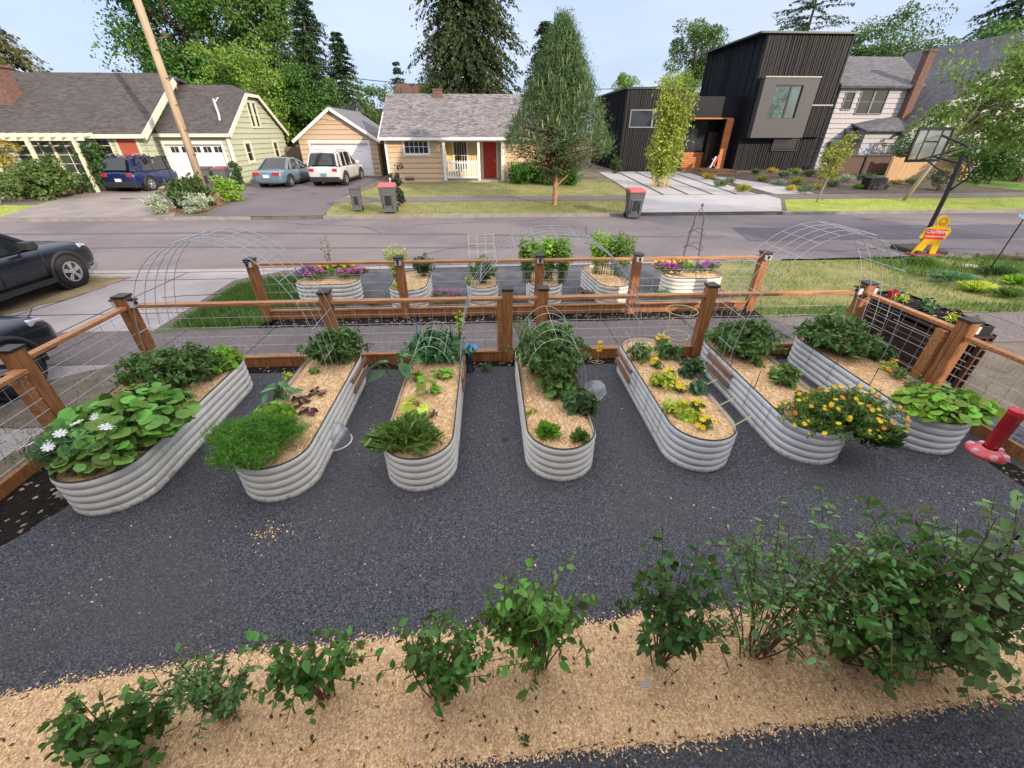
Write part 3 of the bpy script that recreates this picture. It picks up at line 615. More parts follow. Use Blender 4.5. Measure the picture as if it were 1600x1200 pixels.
# ---------------- modern black house
bk = thing('modern_house', (15, 33, .65), 'modern black timber house with boxy tower, grey window bay and orange wood entry', 'house')
BW = mat('charred_timber', (.013,.014,.020), .5, 0, .4, 2, bump=.5, bscale=6, mscale=(9, 9, .3), col2=(.007,.007,.011), spec=.25)
BWB = mat('brown_black_timber', (.024,.016,.015), .75, 0, .5, 2, bump=.5, bscale=6, mscale=(7, 7, .25), col2=(.005,.005,.006))
def battens(mb, mp_, u0, u1, z0f, z1f, step=.16, w=.05, d=.04, openings=()):
    u = u0+.03; r_ = random.Random(int(u0*10))
    while u < u1-.05:
        za, zb = z0f(u), z1f(u); segs = [(za, zb)]
        for a, b, c, e in openings:
            if a-.06 < u < b+.02:
                ns = []
                for s0, s1 in segs:
                    if s0 < c: ns.append((s0, min(s1, c)))
                    if s1 > e: ns.append((max(s0, e), s1))
                segs = ns
        for s0, s1 in segs: ubox(mb, mp_, u, u+w*r_.uniform(.6,1.6), s0, s1, -.01, d*r_.uniform(.5,1.3))
        u += step*r_.uniform(.7, 1.3)
FB = front(33.0); bz = .55
# left block
mb = MB(); mb.box(9.5, 14.1, 33, 42, bz, 5.5); battens(mb, lside(9.5), 33, 42, lambda u: bz, lambda u: 5.5, .25); mb.build('wall', BW, bk)
mb = MB(); battens(mb, FB, 9.5, 14.05, lambda u: bz, lambda u: 5.5, .17, openings=[(9.85,12.6,3.3,4.4)]); mb.build('front_cladding', BWB, bk)
mb = MB(); mb.box(9.4, 14.2, 32.9, 42.1, 5.5, 5.62); mb.box(17.6, 24.0, 32.8, 41.7, 8.42, 8.52); mb.build('roof_edge', mat('dark_green_metal', (.04,.06,.045), .4, .5), bk)
window(bk, FB, 9.95, 12.5, 3.38, 4.3, 1, 1, mat('grey_metal_frame', (.22,.22,.23), .4, .5), .07, mullions=(.6,))
# connector and entry
mb = MB(); mb.box(14.1, 18.2, 34.2, 40, 3.95, 5.2); mb.box(14.1, 18.2, 35.6, 40, bz, 3.95); mb.build('wall', BW, bk)
OW = mat('orange_cedar', (.50,.17,.05), .5, 0, .3, 2, mscale=(.5, 4, 6), bump=.2)
mb = MB(); mb.box(14.3, 17.6, 35.3, 35.55, bz, 1.75)
for k in range(7): mb.box(14.3, 16.6, 35.27, 35.31, .7+k*.15, .83+k*.15)
mb.box(14.12, 17.8, 34.1, 35.6, 3.86, 3.94); mb.add([(17.3,34.0,bz),(17.8,34.0,bz),(17.8,35.6,bz),(17.7,35.6,bz),(17.3,34.0,3.86),(17.8,34.0,3.86),(17.8,35.6,3.86),(17.7,35.6,3.86)], [(0,1,5,4),(1,2,6,5),(2,3,7,6),(3,0,4,7)])
mb.build('entry_cladding', OW, bk)
window(bk, front(35.3), 14.4, 16.5, 1.85, 3.75, 2, 1, BLACK, .05); 
mb = MB(); mb.box(16.65, 17.5, 35.1, 35.28, .6, 3.1); d = mb.build('front_door', mat('dark_door', (.03,.015,.01), .4), bk)
mb = MB(); mb.beam((16.8,35.05,1.2),(16.8,35.05,2.4),.04,.04,up=(0,1,0)); h_ = mb.build('handle', MATS['grey_metal_frame'], bk); h_.parent = d
mb = MB(); mb.box(13.9, 18.0, 31.8, 35.3, .5, .72); mb.box(14.6, 17.2, 30.6, 31.8, .4, .6); mb.build('deck', mat('deck_wood', (.20,.10,.06), .7, 0, .2, 4), bk)
# tower
mb = MB(); mb.box(18.2, 24.0, 33, 41.5, 2.75, 8.4); mb.box(18.2, 24.0, 33.3, 41.5, bz, 2.75); mb.box(17.35,18.19,34.3,38,bz,3.9)
battens(mb, lside(18.2), 33, 41.5, lambda u: bz if u > 33.3 else 2.75, lambda u: 8.4, .22); mb.build('wall', BW, bk)
bay = (18.45, 22.2, 2.72, 6.12)
mb = MB(); battens(mb, FB, 18.2, 23.95, lambda u: 2.75, lambda u: 8.4, .17, openings=[bay]); battens(mb, front(33.3), 18.2, 23.9, lambda u: bz, lambda u: 2.75, .17, openings=[(20.6,22.6,1.9,2.7)])
mb.build('front_cladding', BWB, bk)
GB = mat('grey_panel', (.065,.062,.066), .6, var=.05)
mb = MB(); yb = 32.45; x0, x1, z0, z1 = bay; wx0, wx1, wz0, wz1 = 19.25, 21.2, 3.85, 5.72
for (p0, p1, q0, q1) in ((x0,wx0,z0,z1),(wx1,x1,z0,z1),(wx0,wx1,z0,wz0),(wx0,wx1,wz1,z1)): mb.box(p0, p1, yb, 32.998, q0, q1)
mb.build('window_bay', GB, bk); mb = MB(); mb.box(x0-.03, x1+.03, yb-.05, 32.99, z1+.002, z1+.07); mb.build('flashing', MATS['grey_metal_frame'], bk)
window(bk, front(yb+.12), wx0+.05, wx1-.05, wz0+.05, wz1-.05, 1, 1, BLACK, .05, mullions=(.62,), glass=mat('sky_glass', (.10,.15,.15), .03, .35, .3, .8, spec=1))
window(bk, front(33.25), 20.7, 22.5, 1.95, 2.6, 1, 1, BLACK, .06)
mb = MB(); mb.box(22.25, 24.0, 32.9, 32.95, 4.6, 4.68); mb.build('flashing', MATS['grey_metal_frame'], bk)
# ---------------- white house
wh = thing('white_house', (31, 33, .65), 'white shingled two-storey house with tall brick chimney, right side of the street', 'house')
WSH = mat('white_shingle', (.43,.41,.42), .8, var=.1)
mb = MB(); FW = front(33.5)
siding(mb, front(32.3), .6, 3.2, const(26.6,30.4), [(26.8,27.6,1.4,2.3)], .3); mb.box(26.6,30.4,32.31,33.4,.6,3.2)
siding(mb, FW, .6, 5.75, const(24.6,30.2), [(25.1,25.7,4.45,5.4),(26.2,28.1,4.2,5.55),(25.0,25.7,1.5,2.4)], .3); mb.box(24.6,30.2,33.51,40,.6,5.75)
def wl(z):
    t = max(0, (z-3.2)/(8.6-3.2)); return (29.3+(35.6-29.3)*t, 42.0-(42.0-35.6)*t)
siding(mb, front(32.0), .6, 8.4, wl, [(31.2,32.2,1.4,2.2)], .3); mb.prism([(29.3,.6),(42,.6),(42,3.2),(35.6,8.55),(29.3,3.2)], lambda u, z: (u,32.01,z), lambda u, z: (u,32.3,z))
siding(mb, lside(24.6), .6, 5.75, const(33.5,40), (), .3)
mb.box(29.3, 42, 32.3, 42, .6, 3.2); mb.build('wall', WSH, wh)
WR = speckle('grey_roof_shingle', [(0,(.09,.09,.10)),(1,(.17,.17,.18))], 4.5, big=(.5,(.10,.10,.105),.5), bump=.4, mscale=(1,2,2))
mb = MB(); mb.slab([(24.3,33.1,5.75),(30.4,33.1,5.75),(31.5,37.5,7.9),(25.4,37.5,7.9)], .14); mb.slab([(30.4,41,5.8),(24.3,41,5.8),(25.4,37.5,7.9),(31.5,37.5,7.9)], .14)
mb.slab([(28.9,31.7,2.95),(35.6,31.7,8.72),(35.6,42,8.72),(28.9,42,2.95)], .14); mb.slab([(42.4,31.7,2.95),(35.6,31.7,8.72),(35.6,42,8.72),(42.4,42,2.95)], .14)
mb.slab([(26.3,31.9,3.15),(29.6,31.9,3.15),(29.6,33.5,4.1),(26.3,33.5,3.6)], .1); mb.slab([(25.7,32.3,2.7),(27.2,32.3,2.7),(27.1,33.5,3.3),(25.9,33.5,3.3)], .1)
wrf = mb.build('roof', WR, wh)
mb = MB(); mb.box(29.45,29.98,33.0,33.5,3.2,7.6); mb.box(29.4,30.03,32.95,33.55,7.6,7.72); c = mb.build('chimney', BRICK, wh); c.parent = wrf
mb = MB(); mb.box(27.0,27.6,38.5,39.2,6.6,8.7); c = mb.build('chimney', BRICK, wh); c.parent = wrf
for i, a in enumerate(((25.1,25.7,4.45,5.4),(26.2,28.1,4.2,5.55),(25.0,25.7,1.5,2.4))): window(wh, FW, *a, 1, 2, mat('grey_sash', (.16,.15,.16), .5), .07, mullions=(.5,) if i == 1 else ())
window(wh, front(32.3), 28.2, 29.6, 2.3, 2.65, 1, 1, MATS['grey_sash'], .06); window(wh, front(32.0), 31.2, 32.2, 1.4, 2.2, 1, 2, MATS['grey_sash'], .07)
mb = MB(); ubox(mb, front(32.3), 26.75,27.5,.7,2.3,.0,.04); d = mb.build('door', mat('blue_white_door', (.35,.38,.48), .5), wh)
mb = MB(); mb.beam((25.9,32.25,2.0),(26.0,33.2,2.7),.08,.1); mb.beam((27.1,32.25,2.0),(27.1,33.2,2.7),.08,.1); mb.build('awning_bracket', mat('dark_brown', (.07,.03,.02), .6), wh)
# yard fences of the white house
f1 = thing('board_fence', (25.5, 28.4, .45), 'dark brown slatted fence panel in front of the white house', 'fence'); mb = MB()
for i in range(22): x = 22.4+i*.155; mb.box(x, x+.14, 28.4, 28.43, .75, 1.75)
mb.build('boards', mat('brown_stained_boards', (.11,.06,.04), .7), f1); mb = MB()
mb.beam((22.35,28.37,1.78),(25.85,28.37,1.78),.06,.08); mb.beam((22.35,28.37,.72),(25.85,28.37,.72),.06,.08)
mb.build('rail', BLACK, f1)
for x in (22.35, 24.1, 25.85): mb = MB(); mb.box(x-.06,x+.06,28.32,28.42,.35,1.85); mb.build('post', BLACK, f1)
f2 = thing('board_fence', (28, 28, .45), 'light tan cedar board fence right of the brown slatted panel', 'fence'); mb = MB(); rr = random.Random(2)
for i in range(36): x = 25.2+i*.15; mb.box(x, x+.142, 27.6, 27.63, .42, 1.72+rr.uniform(-.02,.02))
mb.build('boards', mat('tan_boards', (.50,.32,.17), .75, 0, .2, 2, mscale=(6,6,.5)), f2)
for x in (25.2,27.9,30.6): mb = MB(); mb.box(x-.06,x+.06,27.64,27.74,.38,1.78); mb.build('post', MATS['tan_boards'], f2)
f3 = thing('board_fence', (-13.2, 33.5, .5), 'grey wooden fence between the green house and the tan garage', 'fence'); mb = MB()
for i in range(12): x = -13.9+i*.155; mb.box(x, x+.145, 33.5, 33.53, .5, 2.2)
mb.build('boards', mat('grey_boards', (.15,.115,.085), .8), f3)
f4 = thing('side_gate', (-6.45, 29.5, .5), 'dark brown gate between the tan garage and the cottage', 'gate'); mb = MB()
for i in range(7): x = -6.95+i*.16; mb.box(x, x+.15, 31.5, 31.53, .45, 2.4)
mb.build('boards', mat('dark_gate_boards', (.06,.04,.03), .8), f4); mb = MB(); mb.box(-6.98,-5.86,31.54,31.6,2.1,2.2); mb.box(-6.98,-5.86,31.54,31.6,.7,.8); mb.build('gate_frame', MATS['dark_gate_boards'], f4)
# ---------------- the photographer's own house, behind the camera; its shade lies over the garden
oh = thing('own_house', (3, -6, 0), 'two-storey house the photograph is taken from, behind the viewer', 'house')
mb = MB(); siding(mb, lambda u, z, o=0: (u, -.9+o, z), 0, 4.6, const(-10.5, 10), [(-1.2,1.2,2.2,3.8)], .2); mb.box(-10.5, 10, -9.5, -.91, -.1, 4.6); mb.build('wall', WSH, oh)
mb = MB(); mb.slab([(-11,-.35,4.45),(10.5,-.35,4.45),(10.5,-5.2,7.3),(-11,-5.2,7.3)], .15); mb.slab([(10.5,-10,4.45),(-11,-10,4.45),(-11,-5.2,7.3),(10.5,-5.2,7.3)], .15); mb.build('roof', WR, oh)
# ================================================================ VEHICLES
def paint(name, col): return mat(name, col, .28, .35, .04, coat=.6)
RUB = mat('tyre_rubber', (.018,.018,.018), .85); ALLOY = mat('alloy_rim', (.62,.62,.65), .25, .8, .03); DG = mat('car_glass', (.012,.016,.02), .04, 0, .2, spec=.8)
TRIM = mat('dark_trim', (.02,.02,.022), .6); REDL = mat('red_lens', (.45,.02,.02), .2, coat=.5); CLRL = mat('clear_lens', (.75,.77,.8), .1, .3, coat=.5)
def vehicle(name, label, loc, heading, colm, Ln, Wd, Ht, kind, plate=(.75,.75,.75), group=None):
    """x runs forward from the rear bumper (0) to the nose (Ln); heading = direction of +x"""
    t = thing(name, loc, label, 'car', group, rz=heading)
    hw = Wd/2; suv = kind != 'sedan'
    wr = .36 if suv else .31; gc = .26 if suv else .2
    belt = Ht*.60 if suv else Ht*.63; hood = Ht*.585 if suv else Ht*.62
    if suv: prof = [(0,gc+.12,.86*belt,.86),(.03,gc,.98*belt,.93),(.25,gc,belt,.98),(1.2,gc-.02,belt,1),(Ln*.5,gc-.02,belt,1),(Ln-1.45,gc-.02,belt*.985,1),(Ln-1.1,gc,hood*1.02,.985),(Ln-.4,gc,hood*.95,.95),(Ln-.1,gc+.02,hood*.84,.88),(Ln,gc+.12,hood*.66,.8)]
    else: prof = [(0,gc+.15,.88*belt,.84),(.05,gc+.02,.97*belt,.92),(.5,gc,1.02*belt,.97),(1.1,gc-.02,1.02*belt,1),(Ln*.5,gc-.02,belt,1),(Ln-1.5,gc-.02,belt*.97,1),(Ln-1.2,gc,hood*.97,.98),(Ln-.45,gc,hood*.84,.94),(Ln-.12,gc+.02,hood*.72,.87),(Ln,gc+.14,hood*.56,.78)]
    mb = MB(); k = 11
    for x, zb, zt_, w in prof:
        W_ = hw*w; zm = zb+(zt_-zb)*.45
        for (yy, zz) in ((-.72*W_,zb),(-.96*W_,zb+.05),(-W_,zm),(-W_*.985,zt_-.12*(zt_-zb)),(-W_*.90,zt_-.01),(0,zt_+.035),(W_*.90,zt_-.01),(W_*.985,zt_-.12*(zt_-zb)),(W_,zm),(.96*W_,zb+.05),(.72*W_,zb)): mb.v.append((x, yy, zz))
    n = len(prof)
    for i in range(n-1):
        for j in range(k): a = i*k+j; b = i*k+(j+1) % k; mb.f.append((a, a+k, b+k, b))
    mb.f.append(tuple(range(k))); mb.f.append(tuple((n-1)*k+j for j in range(k))[::-1])
    body = mb.build('body', colm, t, smooth=True, world=False, sub=1)
    # greenhouse: stations (x, z) along the roof line with tumblehome
    if suv: rl = [(.12,belt,.86),(.42,Ht-.10,.76),(.75,Ht-.02,.77),(Ln*.42,Ht,.79),(Ln-2.15,Ht-.06,.77),(Ln-1.25,belt,.86)]
    else: rl = [(.75,belt,.84),(1.45,Ht-.04,.70),(1.8,Ht,.70),(Ln*.5,Ht,.71),(Ln-2.1,Ht-.07,.69),(Ln-1.3,belt,.84)]
    mb = MB()
    for x, z, w in rl: mb.v += [(x,-hw*.90,belt-.03),(x,-hw*w*1.02,z-.05 if z > belt else belt-.02),(x,-hw*w*.93,z),(x,0,z+.02),(x,hw*w*.93,z),(x,hw*w*1.02,z-.05 if z > belt else belt-.02),(x,hw*.90,belt-.03)]
    m = len(rl)
    for i in range(m-1):
        for j in range(6): a = i*7+j; mb.f.append((a, a+7, a+8, a+1))
    mb.build('windows', DG, t, world=False)
    # roof panel + pillars in body colour
    mb = MB(); top = [i for i in range(1, m-1)]
    for i in top[:-1]:
        (x, z, w), (x2, z2, w2) = rl[i], rl[i+1]
        mb.add([(x,-hw*w*1.03,z-.045),(x2,-hw*w2*1.03,z2-.045),(x2,-hw*w2*.9,z2+.008),(x,-hw*w*.9,z+.008),(x,0,z+.03),(x2,0,z2+.03),(x,hw*w*.9,z+.008),(x2,hw*w2*.9,z2+.008),(x,hw*w*1.03,z-.045),(x2,hw*w2*1.03,z2-.045)],
               [(0,1,2,3),(3,2,5,4),(4,5,7,6),(6,7,9,8)])
    for s in (-1, 1):
        def pil(a, b, w): mb.beam((a[0],s*a[1],a[2]), (b[0],s*b[1],b[2]), w, .035, up=(0,s,.3))
        for (p0, p1, w_) in ((rl[0],rl[1],.16),(rl[m-1],rl[m-2],.07)): pil((p0[0],hw*.895,belt-.02),(p1[0],hw*p1[2]*1.0,p1[1]-.03),w_)
        xs_ = [Ln*.31, Ln*.52] if suv else [Ln*.48]
        if not suv: pil((1.25,hw*.9,belt-.02),(1.62,hw*.71,Ht-.05),.14)
        for x in xs_: pil((x,hw*.91,belt-.02),(x+.04,hw*.79 if suv else hw*.715,Ht-.06),.09)
        if suv: pil((.62,hw*.91,belt-.02),(.8,hw*.775,Ht-.07),.28)
    mb.build('roof', colm, t, world=False)
    # wheels
    for xw in (.86, Ln-.92):
        for s in (-1, 1):
            w_ = thing_part('wheel', t, (xw, s*(hw-.10), wr))
            mb = MB(); prof_w = [(wr*.62,-.11),(wr*.93,-.115),(wr,-.08),(wr,.08),(wr*.93,.115),(wr*.62,.11)]
            tb = MB().lathe([(r, z) for r, z in prof_w], n=28); tb.v = [(x, z, y) for x, y, z in tb.v]; w_o = tb.build('tyre', RUB, w_, world=False, smooth=True)
            rb = MB(); o_ = s*.08
            rim = MB().lathe([(wr*.63,0),(wr*.6,.03),(wr*.54,.03),(wr*.53,-.02)], n=28); rb.add([(x, o_+s*z, y) for x, y, z in rim.v], rim.f)
            for q in range(5):
                for dd in (-.13, .13):
                    a = 2*pi*q/5+.3; rb.beam((0,o_+s*.015,0), (cos(a+dd)*wr*.58,o_+s*.015,sin(a+dd)*wr*.58), wr*.11, .03, up=(0,1,0))
            rb.tube([(0,o_,0),(0,o_+s*.045,0)], wr*.14, 12)
            rb.build('rim', ALLOY, w_, world=False)
            db = MB(); db.tube([(0,o_-s*.06,0),(0,o_-s*.03,0)], wr*.6, 20); db.build('brake_disc', TRIM, w_, world=False)
    mb = MB()
    for xw in (.86, Ln-.92):
        for s in (-1, 1):
            pts = [(xw+cos(a)*(wr+.05), s*(hw*.985 if xw < 1 else hw*.975), wr+sin(a)*(wr+.05)) for a in np.linspace(-.15, pi+.15, 15)]
            mb = MB(); mb.tube(pts, .045, 6)
            mb.tube([(xw, s*(hw-.25), wr), (xw, s*(hw*.972), wr)], wr+.045, 24)
            mb.build('wheel_arch', TRIM, t, world=False)
    mb = MB()
    for s in (-1, 1): mb = MB(); mb.beam((1.25,s*hw*.99,gc+.05),(Ln-1.35,s*hw*.99,gc+.05),.05,.1); mb.build('sill_trim', TRIM, t, world=False)
    if suv:
        mb = MB(); mb.box(-.03,.3,-hw*.9,hw*.9,gc,gc+.26); mb.build('bumper', TRIM, t, world=False, bevel=.04)
        mb = MB(); mb.box(Ln-.3,Ln-.02,-hw*.74,hw*.74,gc,gc+.22); mb.build('bumper', TRIM, t, world=False, bevel=.08)
    for s in (-1, 1):
        for xd in (Ln*.30, Ln*.50, Ln*.70): mb = MB(); mb.beam((xd,s*hw*1.0,gc+.16),(xd+.02,s*hw*.985,belt-.10),.010,.012); mb.build('door_gap', TRIM, t, world=False)
        mb = MB(); mb.box(-.02,.2,s*hw*.70-.14 if suv else s*hw*.62-.2,s*hw*.70+.14 if suv else s*hw*.62+.2,belt*.74,belt*.90); mb.build('tail_light', REDL, t, world=False, bevel=.02)
        mb = MB(); mb.obox((Ln-.27,s*hw*.80,hood*.80),(.13,-s*.05,-.03),(0,.07,0),(.01,0,.045)); mb.build('headlight', CLRL, t, world=False, bevel=.02)
        mb = MB(); mb.obox((Ln-1.62,s*(hw+.10),belt+.08),(.09,0,0),(0,.11,0),(0,0,.075)); mb.beam((Ln-1.62,s*hw*.9,belt),(Ln-1.62,s*(hw+.08),belt+.06),.04,.04); mb.build('mirror', TRIM if kind == 'dark' else colm, t, world=False, bevel=.03)
        for x in (Ln*.33, Ln*.53): mb = MB(); mb.beam((x+.35,s*hw*1.0,belt-.14),(x+.5,s*hw*1.0,belt-.14),.03,.03); mb.build('door_handle', colm, t, world=False)
        if suv:
            mb = MB(); mb.tube([(.7,s*hw*.68,Ht),(.85,s*hw*.68,Ht+.07),(Ln-2.3,s*hw*.68,Ht+.05),(Ln-2.15,s*hw*.68,Ht-.02)], .022, 6); mb.build('roof_rail', ALLOY if kind != 'dark' else TRIM, t, world=False)
    if suv: mb = MB(); mb.add([(.02,-hw*.66,belt+.05),(.02,hw*.66,belt+.05),(.28,hw*.6,Ht-.16),(.28,-hw*.6,Ht-.16),(.09,-hw*.66,belt+.05),(.09,hw*.66,belt+.05),(.36,hw*.6,Ht-.16),(.36,-hw*.6,Ht-.16)],[(0,3,2,1),(0,1,5,4),(1,2,6,5),(2,3,7,6),(3,0,4,7)]); mb.build('rear_window', DG, t, world=False)
    mb = MB(); zp = belt*.60 if suv else belt*.68; mb.box(-.045,-.01,-.16,.16,zp-.07,zp+.07); mb.build('license_plate', mat('plate_%d' % int(plate[0]*100), plate, .5), t, world=False)
    return t
def thing_part(name, parent, loc):
    o = bpy.data.objects.new(name, None); S.collection.objects.link(o); o.parent = parent; o.location = loc; return o
H90 = pi/2
vehicle('parked_car', 'black compact SUV with silver wheels, nose toward the street, on the near left driveway', (-10.33, 6.0, 0), H90-.02, paint('black_paint', (.012,.016,.028)), 4.6, 1.86, 1.66, 'dark')
vehicle('parked_car', 'black car whose front fender pokes in at the left edge beside the garden fence', (-7.25, 1.45, 0), H90-.03, paint('navy_black_paint', (.010,.013,.024)), 4.5, 1.85, 1.62, 'dark')
vehicle('parked_car', 'dark blue SUV with red tail lights parked before the green house', (-18.85, 24.4, tz(24.5)), H90-.12, paint('dark_blue_paint', (.012,.028,.11)), 4.7, 1.9, 1.68, 'suv', (.7,.65,.75))
vehicle('parked_car', 'grey blue sedan seen from behind on the shared asphalt driveway', (-11.95, 25.5, tz(26)), H90-.10, paint('grey_blue_paint', (.17,.25,.33)), 4.6, 1.76, 1.42, 'sedan')
vehicle('parked_car', 'white SUV parked in front of the tan garage', (-9.05, 26.0, tz(26.5)), H90-.06, paint('white_car_paint', (.78,.77,.75)), 4.5, 1.86, 1.74, 'suv', (.12,.28,.25))
# ================================================================ STREET THINGS
# utility pole
up_ = thing('utility_pole', (-13.05, 21.5, tz(21.5)), 'tall bleached wooden utility pole rising out of a shrub by the left driveways', 'utility pole')
PW_ = mat('bleached_pole_wood', (.60,.46,.31), .85, 0, .3, 2, bump=.5, mscale=(8,8,.4), col2=(.34,.25,.17))
MB().tube([(-13.05,21.5,0),(-13.02,21.5,5),(-12.98,21.5,11.5)], [.165,.145,.125], 16).build('pole', PW_, up_, smooth=True)
mb = MB(); mb.beam((-13.0,20.3,10.4),(-13.0,22.7,10.4),.1,.12); mb.build('crossarm', PW_, up_)
mb = MB()
for z in (2.2,3.1,4.0,4.9,5.8): mb.tube([(-12.9,21.4,z),(-12.72,21.35,z)], .015, 5)
mb.build('climbing_peg', BLACK, up_)
def cable(pts, r, label, sag=.6):
    mb = MB()
    for a, b in zip(pts[:-1], pts[1:]):
        a, b = np.array(a, float), np.array(b, float); P_ = [a+(b-a)*t-np.array((0,0,sag*4*t*(1-t))) for t in np.linspace(0, 1, 13)]; mb.tube(P_, r, 4)
    o = mb.build('power_line', BLACK, loc=tuple(pts[0])); return setp(o, label, 'power line')
cable([(-13.0,21.5,10.3),(-42,23,10.6)], .018, 'lower power line running left from the utility pole')
cable([(-13.0,20.4,9.6),(-40,34,9.0)], .018, 'power line angling from the utility pole toward the far left cedar')
cable([YP(470,112,60),YP(1120,128,60)], .035, 'distant power line crossing the sky behind the roofs', 1.2)
# wheelie bins
BING = mat('grey_bin_plastic', (.10,.105,.115), .55); REDB = mat('faded_red_lid', (.50,.10,.10), .5); DKB = mat('dark_bin_lid', (.07,.06,.06), .55); MAR = mat('maroon_lid', (.22,.05,.06), .5)
def bin_(x, y, w, d, h, lid, label, rz=0):
    t = thing('wheelie_bin', (x, y, tz(y)), label, 'bin', 'wheelie bins put out by the street', rz)
    mb = MB(); a, b = w*.40, w*.5; c, e = d*.38, d*.5; vs = []
    for z, p, q in ((.06,a,c),(h*.55,(a+b)/2,(c+e)/2),(h*.9,b,e)): vs += [(-p,-q,z),(p,-q,z),(p,q,z),(-p,q,z)]
    mb.add(vs, [(0,3,2,1),(0,1,5,4),(1,2,6,5),(2,3,7,6),(3,0,4,7),(4,5,9,8),(5,6,10,9),(6,7,11,10),(7,4,8,11)])
    mb.box(-w*.34,w*.34,-d*.5-.005,-d*.42,h*.62,h*.68); mb.box(-w*.3,-w*.24,-d*.49,-d*.42,h*.2,h*.62); mb.box(w*.24,w*.3,-d*.49,-d*.42,h*.2,h*.62)
    mb.build('body', BING, t, world=False, bevel=.015)
    mb = MB(); mb.add([(-b-.03,-e-.05,h*.9),(b+.03,-e-.05,h*.9),(b+.03,e+.03,h*.93),(-b-.03,e+.03,h*.93),(-b+.02,-e+.02,h*.97),(b-.02,-e+.02,h*.97),(b-.02,e,h),(-b+.02,e,h)],[(0,3,2,1),(4,5,6,7),(0,1,5,4),(1,2,6,5),(2,3,7,6),(3,0,4,7)]); mb.build('lid', lid, t, world=False, bevel=.01)
    mb = MB(); mb.tube([(-b,e+.06,h*.9),(b,e+.06,h*.9)], .02, 6); mb.build('handle', BLACK, t, world=False)
    mb = MB(); mb.box(-w*.16,w*.16,-d*.475,-d*.44,h*.3,h*.6); mb.build('sticker', mat('dark_sticker', (.02,.02,.025), .4), t, world=False)
    for s in (-1, 1): mb = MB(); mb.tube([(s*a-.03*s,c+.02,.11),(s*(a+.04),c+.02,.11)], .11, 14); mb.build('wheel', BLACK, t, world=False)
    return t
bin_(-5.52, 19.1, .42, .5, .98, DKB, 'small grey bin with dark lid, left of the red-lidded bin before the cottage', .15)
bin_(-4.1, 18.75, .66, .72, 1.12, REDB, 'large grey bin with faded red lid on the verge before the cottage', .1)
bin_(5.95, 17.75, .62, .72, 1.12, REDB, 'grey bin with red lid standing in the gutter by the pale concrete drive', -.05)
bin_(-14.15, 25.3, .6, .7, 1.12, MAR, 'dark bin with maroon lid behind the shrub near the green garage', .2)
bin_(-15.1, 25.6, .6, .7, 1.10, DKB, 'dark bin with black lid left of the maroon-lidded bin', .1)
# basketball hoop (seen from behind)
bb = thing('basketball_hoop', (12.75, 11.8, 0), 'black portable basketball hoop with see-through backboard by the near kerb', 'basketball hoop')
mb = MB(); mb.tube([(12.75,11.8,.05),(12.80,11.85,1.5),(12.82,11.95,2.5)], .055, 8); mb.build('pole', BLACK, bb)
mb = MB(); mb.tube([(12.82,11.92,2.3),(12.5,12.5,2.45)], .03, 6); mb.tube([(12.82,11.92,2.7),(12.5,12.5,2.95)], .03, 6); mb.tube([(12.82,11.9,1.9),(12.35,12.45,2.35)], .02, 6); mb.tube([(12.82,11.92,2.7),(12.1,12.45,2.35)], .02, 6); mb.tube([(12.81,11.9,1.55),(12.95,11.6,2.0),(12.9,11.9,2.5)], .025, 6); mb.build('arm', BLACK, bb)
bc = np.array((12.28,12.5,2.72)); bu = unit(np.array((.98,.2,0.))); bn_ = np.cross((0,0,1.), bu)
mb = MB(); mb.obox(bc, bu*.60, bn_*.006, np.array((0,0,.36))); mb.build('backboard', clear('clear_board', (.85,.9,.9), .15), bb)
mb = MB(); up3 = np.array((0,0,1.))
for s in (-1, 1): mb.beam(bc+bu*.62*s-up3*.4, bc+bu*.62*s+up3*.4, .05, .05, up=(0,1,0)); mb.beam(bc-bu*.62+up3*.38*s, bc+bu*.62+up3*.38*s, .06 if s < 0 else .05, .07)
for s in (-1, 1): mb.beam(bc+bu*.27*s-up3*.36, bc+bu*.27*s+up3*.36, .035, .03, up=(0,1,0))
mb.beam(bc-bu*.27+up3*.08, bc+bu*.27+up3*.08, .03, .035); mb.build('frame', BLACK, bb)
mb = MB(); mb.tube([bc-bn_*-.25-up3*.25+np.array((cos(a)*.22, sin(a)*.22, 0)) for a in np.linspace(0, 2*pi, 17)], .01, 5); mb.build('hoop', mat('orange_hoop', (.5,.12,.03), .5), bb)
mb = MB(); mb.box(12.2,13.2,11.3,12.2,0,.14); mb.build('base', mat('base_plastic', (.05,.035,.03), .6), bb, bevel=.04)
# child-shaped warning sign
ks = thing('warning_sign', (12.45, 11.35, 0), 'yellow child-shaped road safety sign with red lettered panel', 'sign')
K0 = np.array((12.45,11.32,.06)); ku = unit(np.array((.96,-.28,0.))); kn = np.cross((0,0,1.), ku)
def kp(u, z, o): return tuple(K0+ku*u+np.array((0,0,z))-kn*0+kn*(-o)*-1*-1)
YEL = mat('yellow_plastic', (.85,.50,.01), .4)
out = [(-.30,.0),(-.10,.0),(-.02,.26),(.08,.27),(.12,0),(.27,0),(.24,.40),(.30,.42),(.36,.62),(.30,.72),(.18,.74)]+[(.06+.145*cos(a), .86+.155*sin(a)) for a in np.linspace(-.75, pi+.75, 14)]+[(-.10,.72),(-.22,.66),(-.30,.42),(-.18,.38)]
mb = MB(); mb.prism(out, lambda u, z: kp(u,z,-.03), lambda u, z: kp(u,z,.03)); mb.build('figure', YEL, ks)
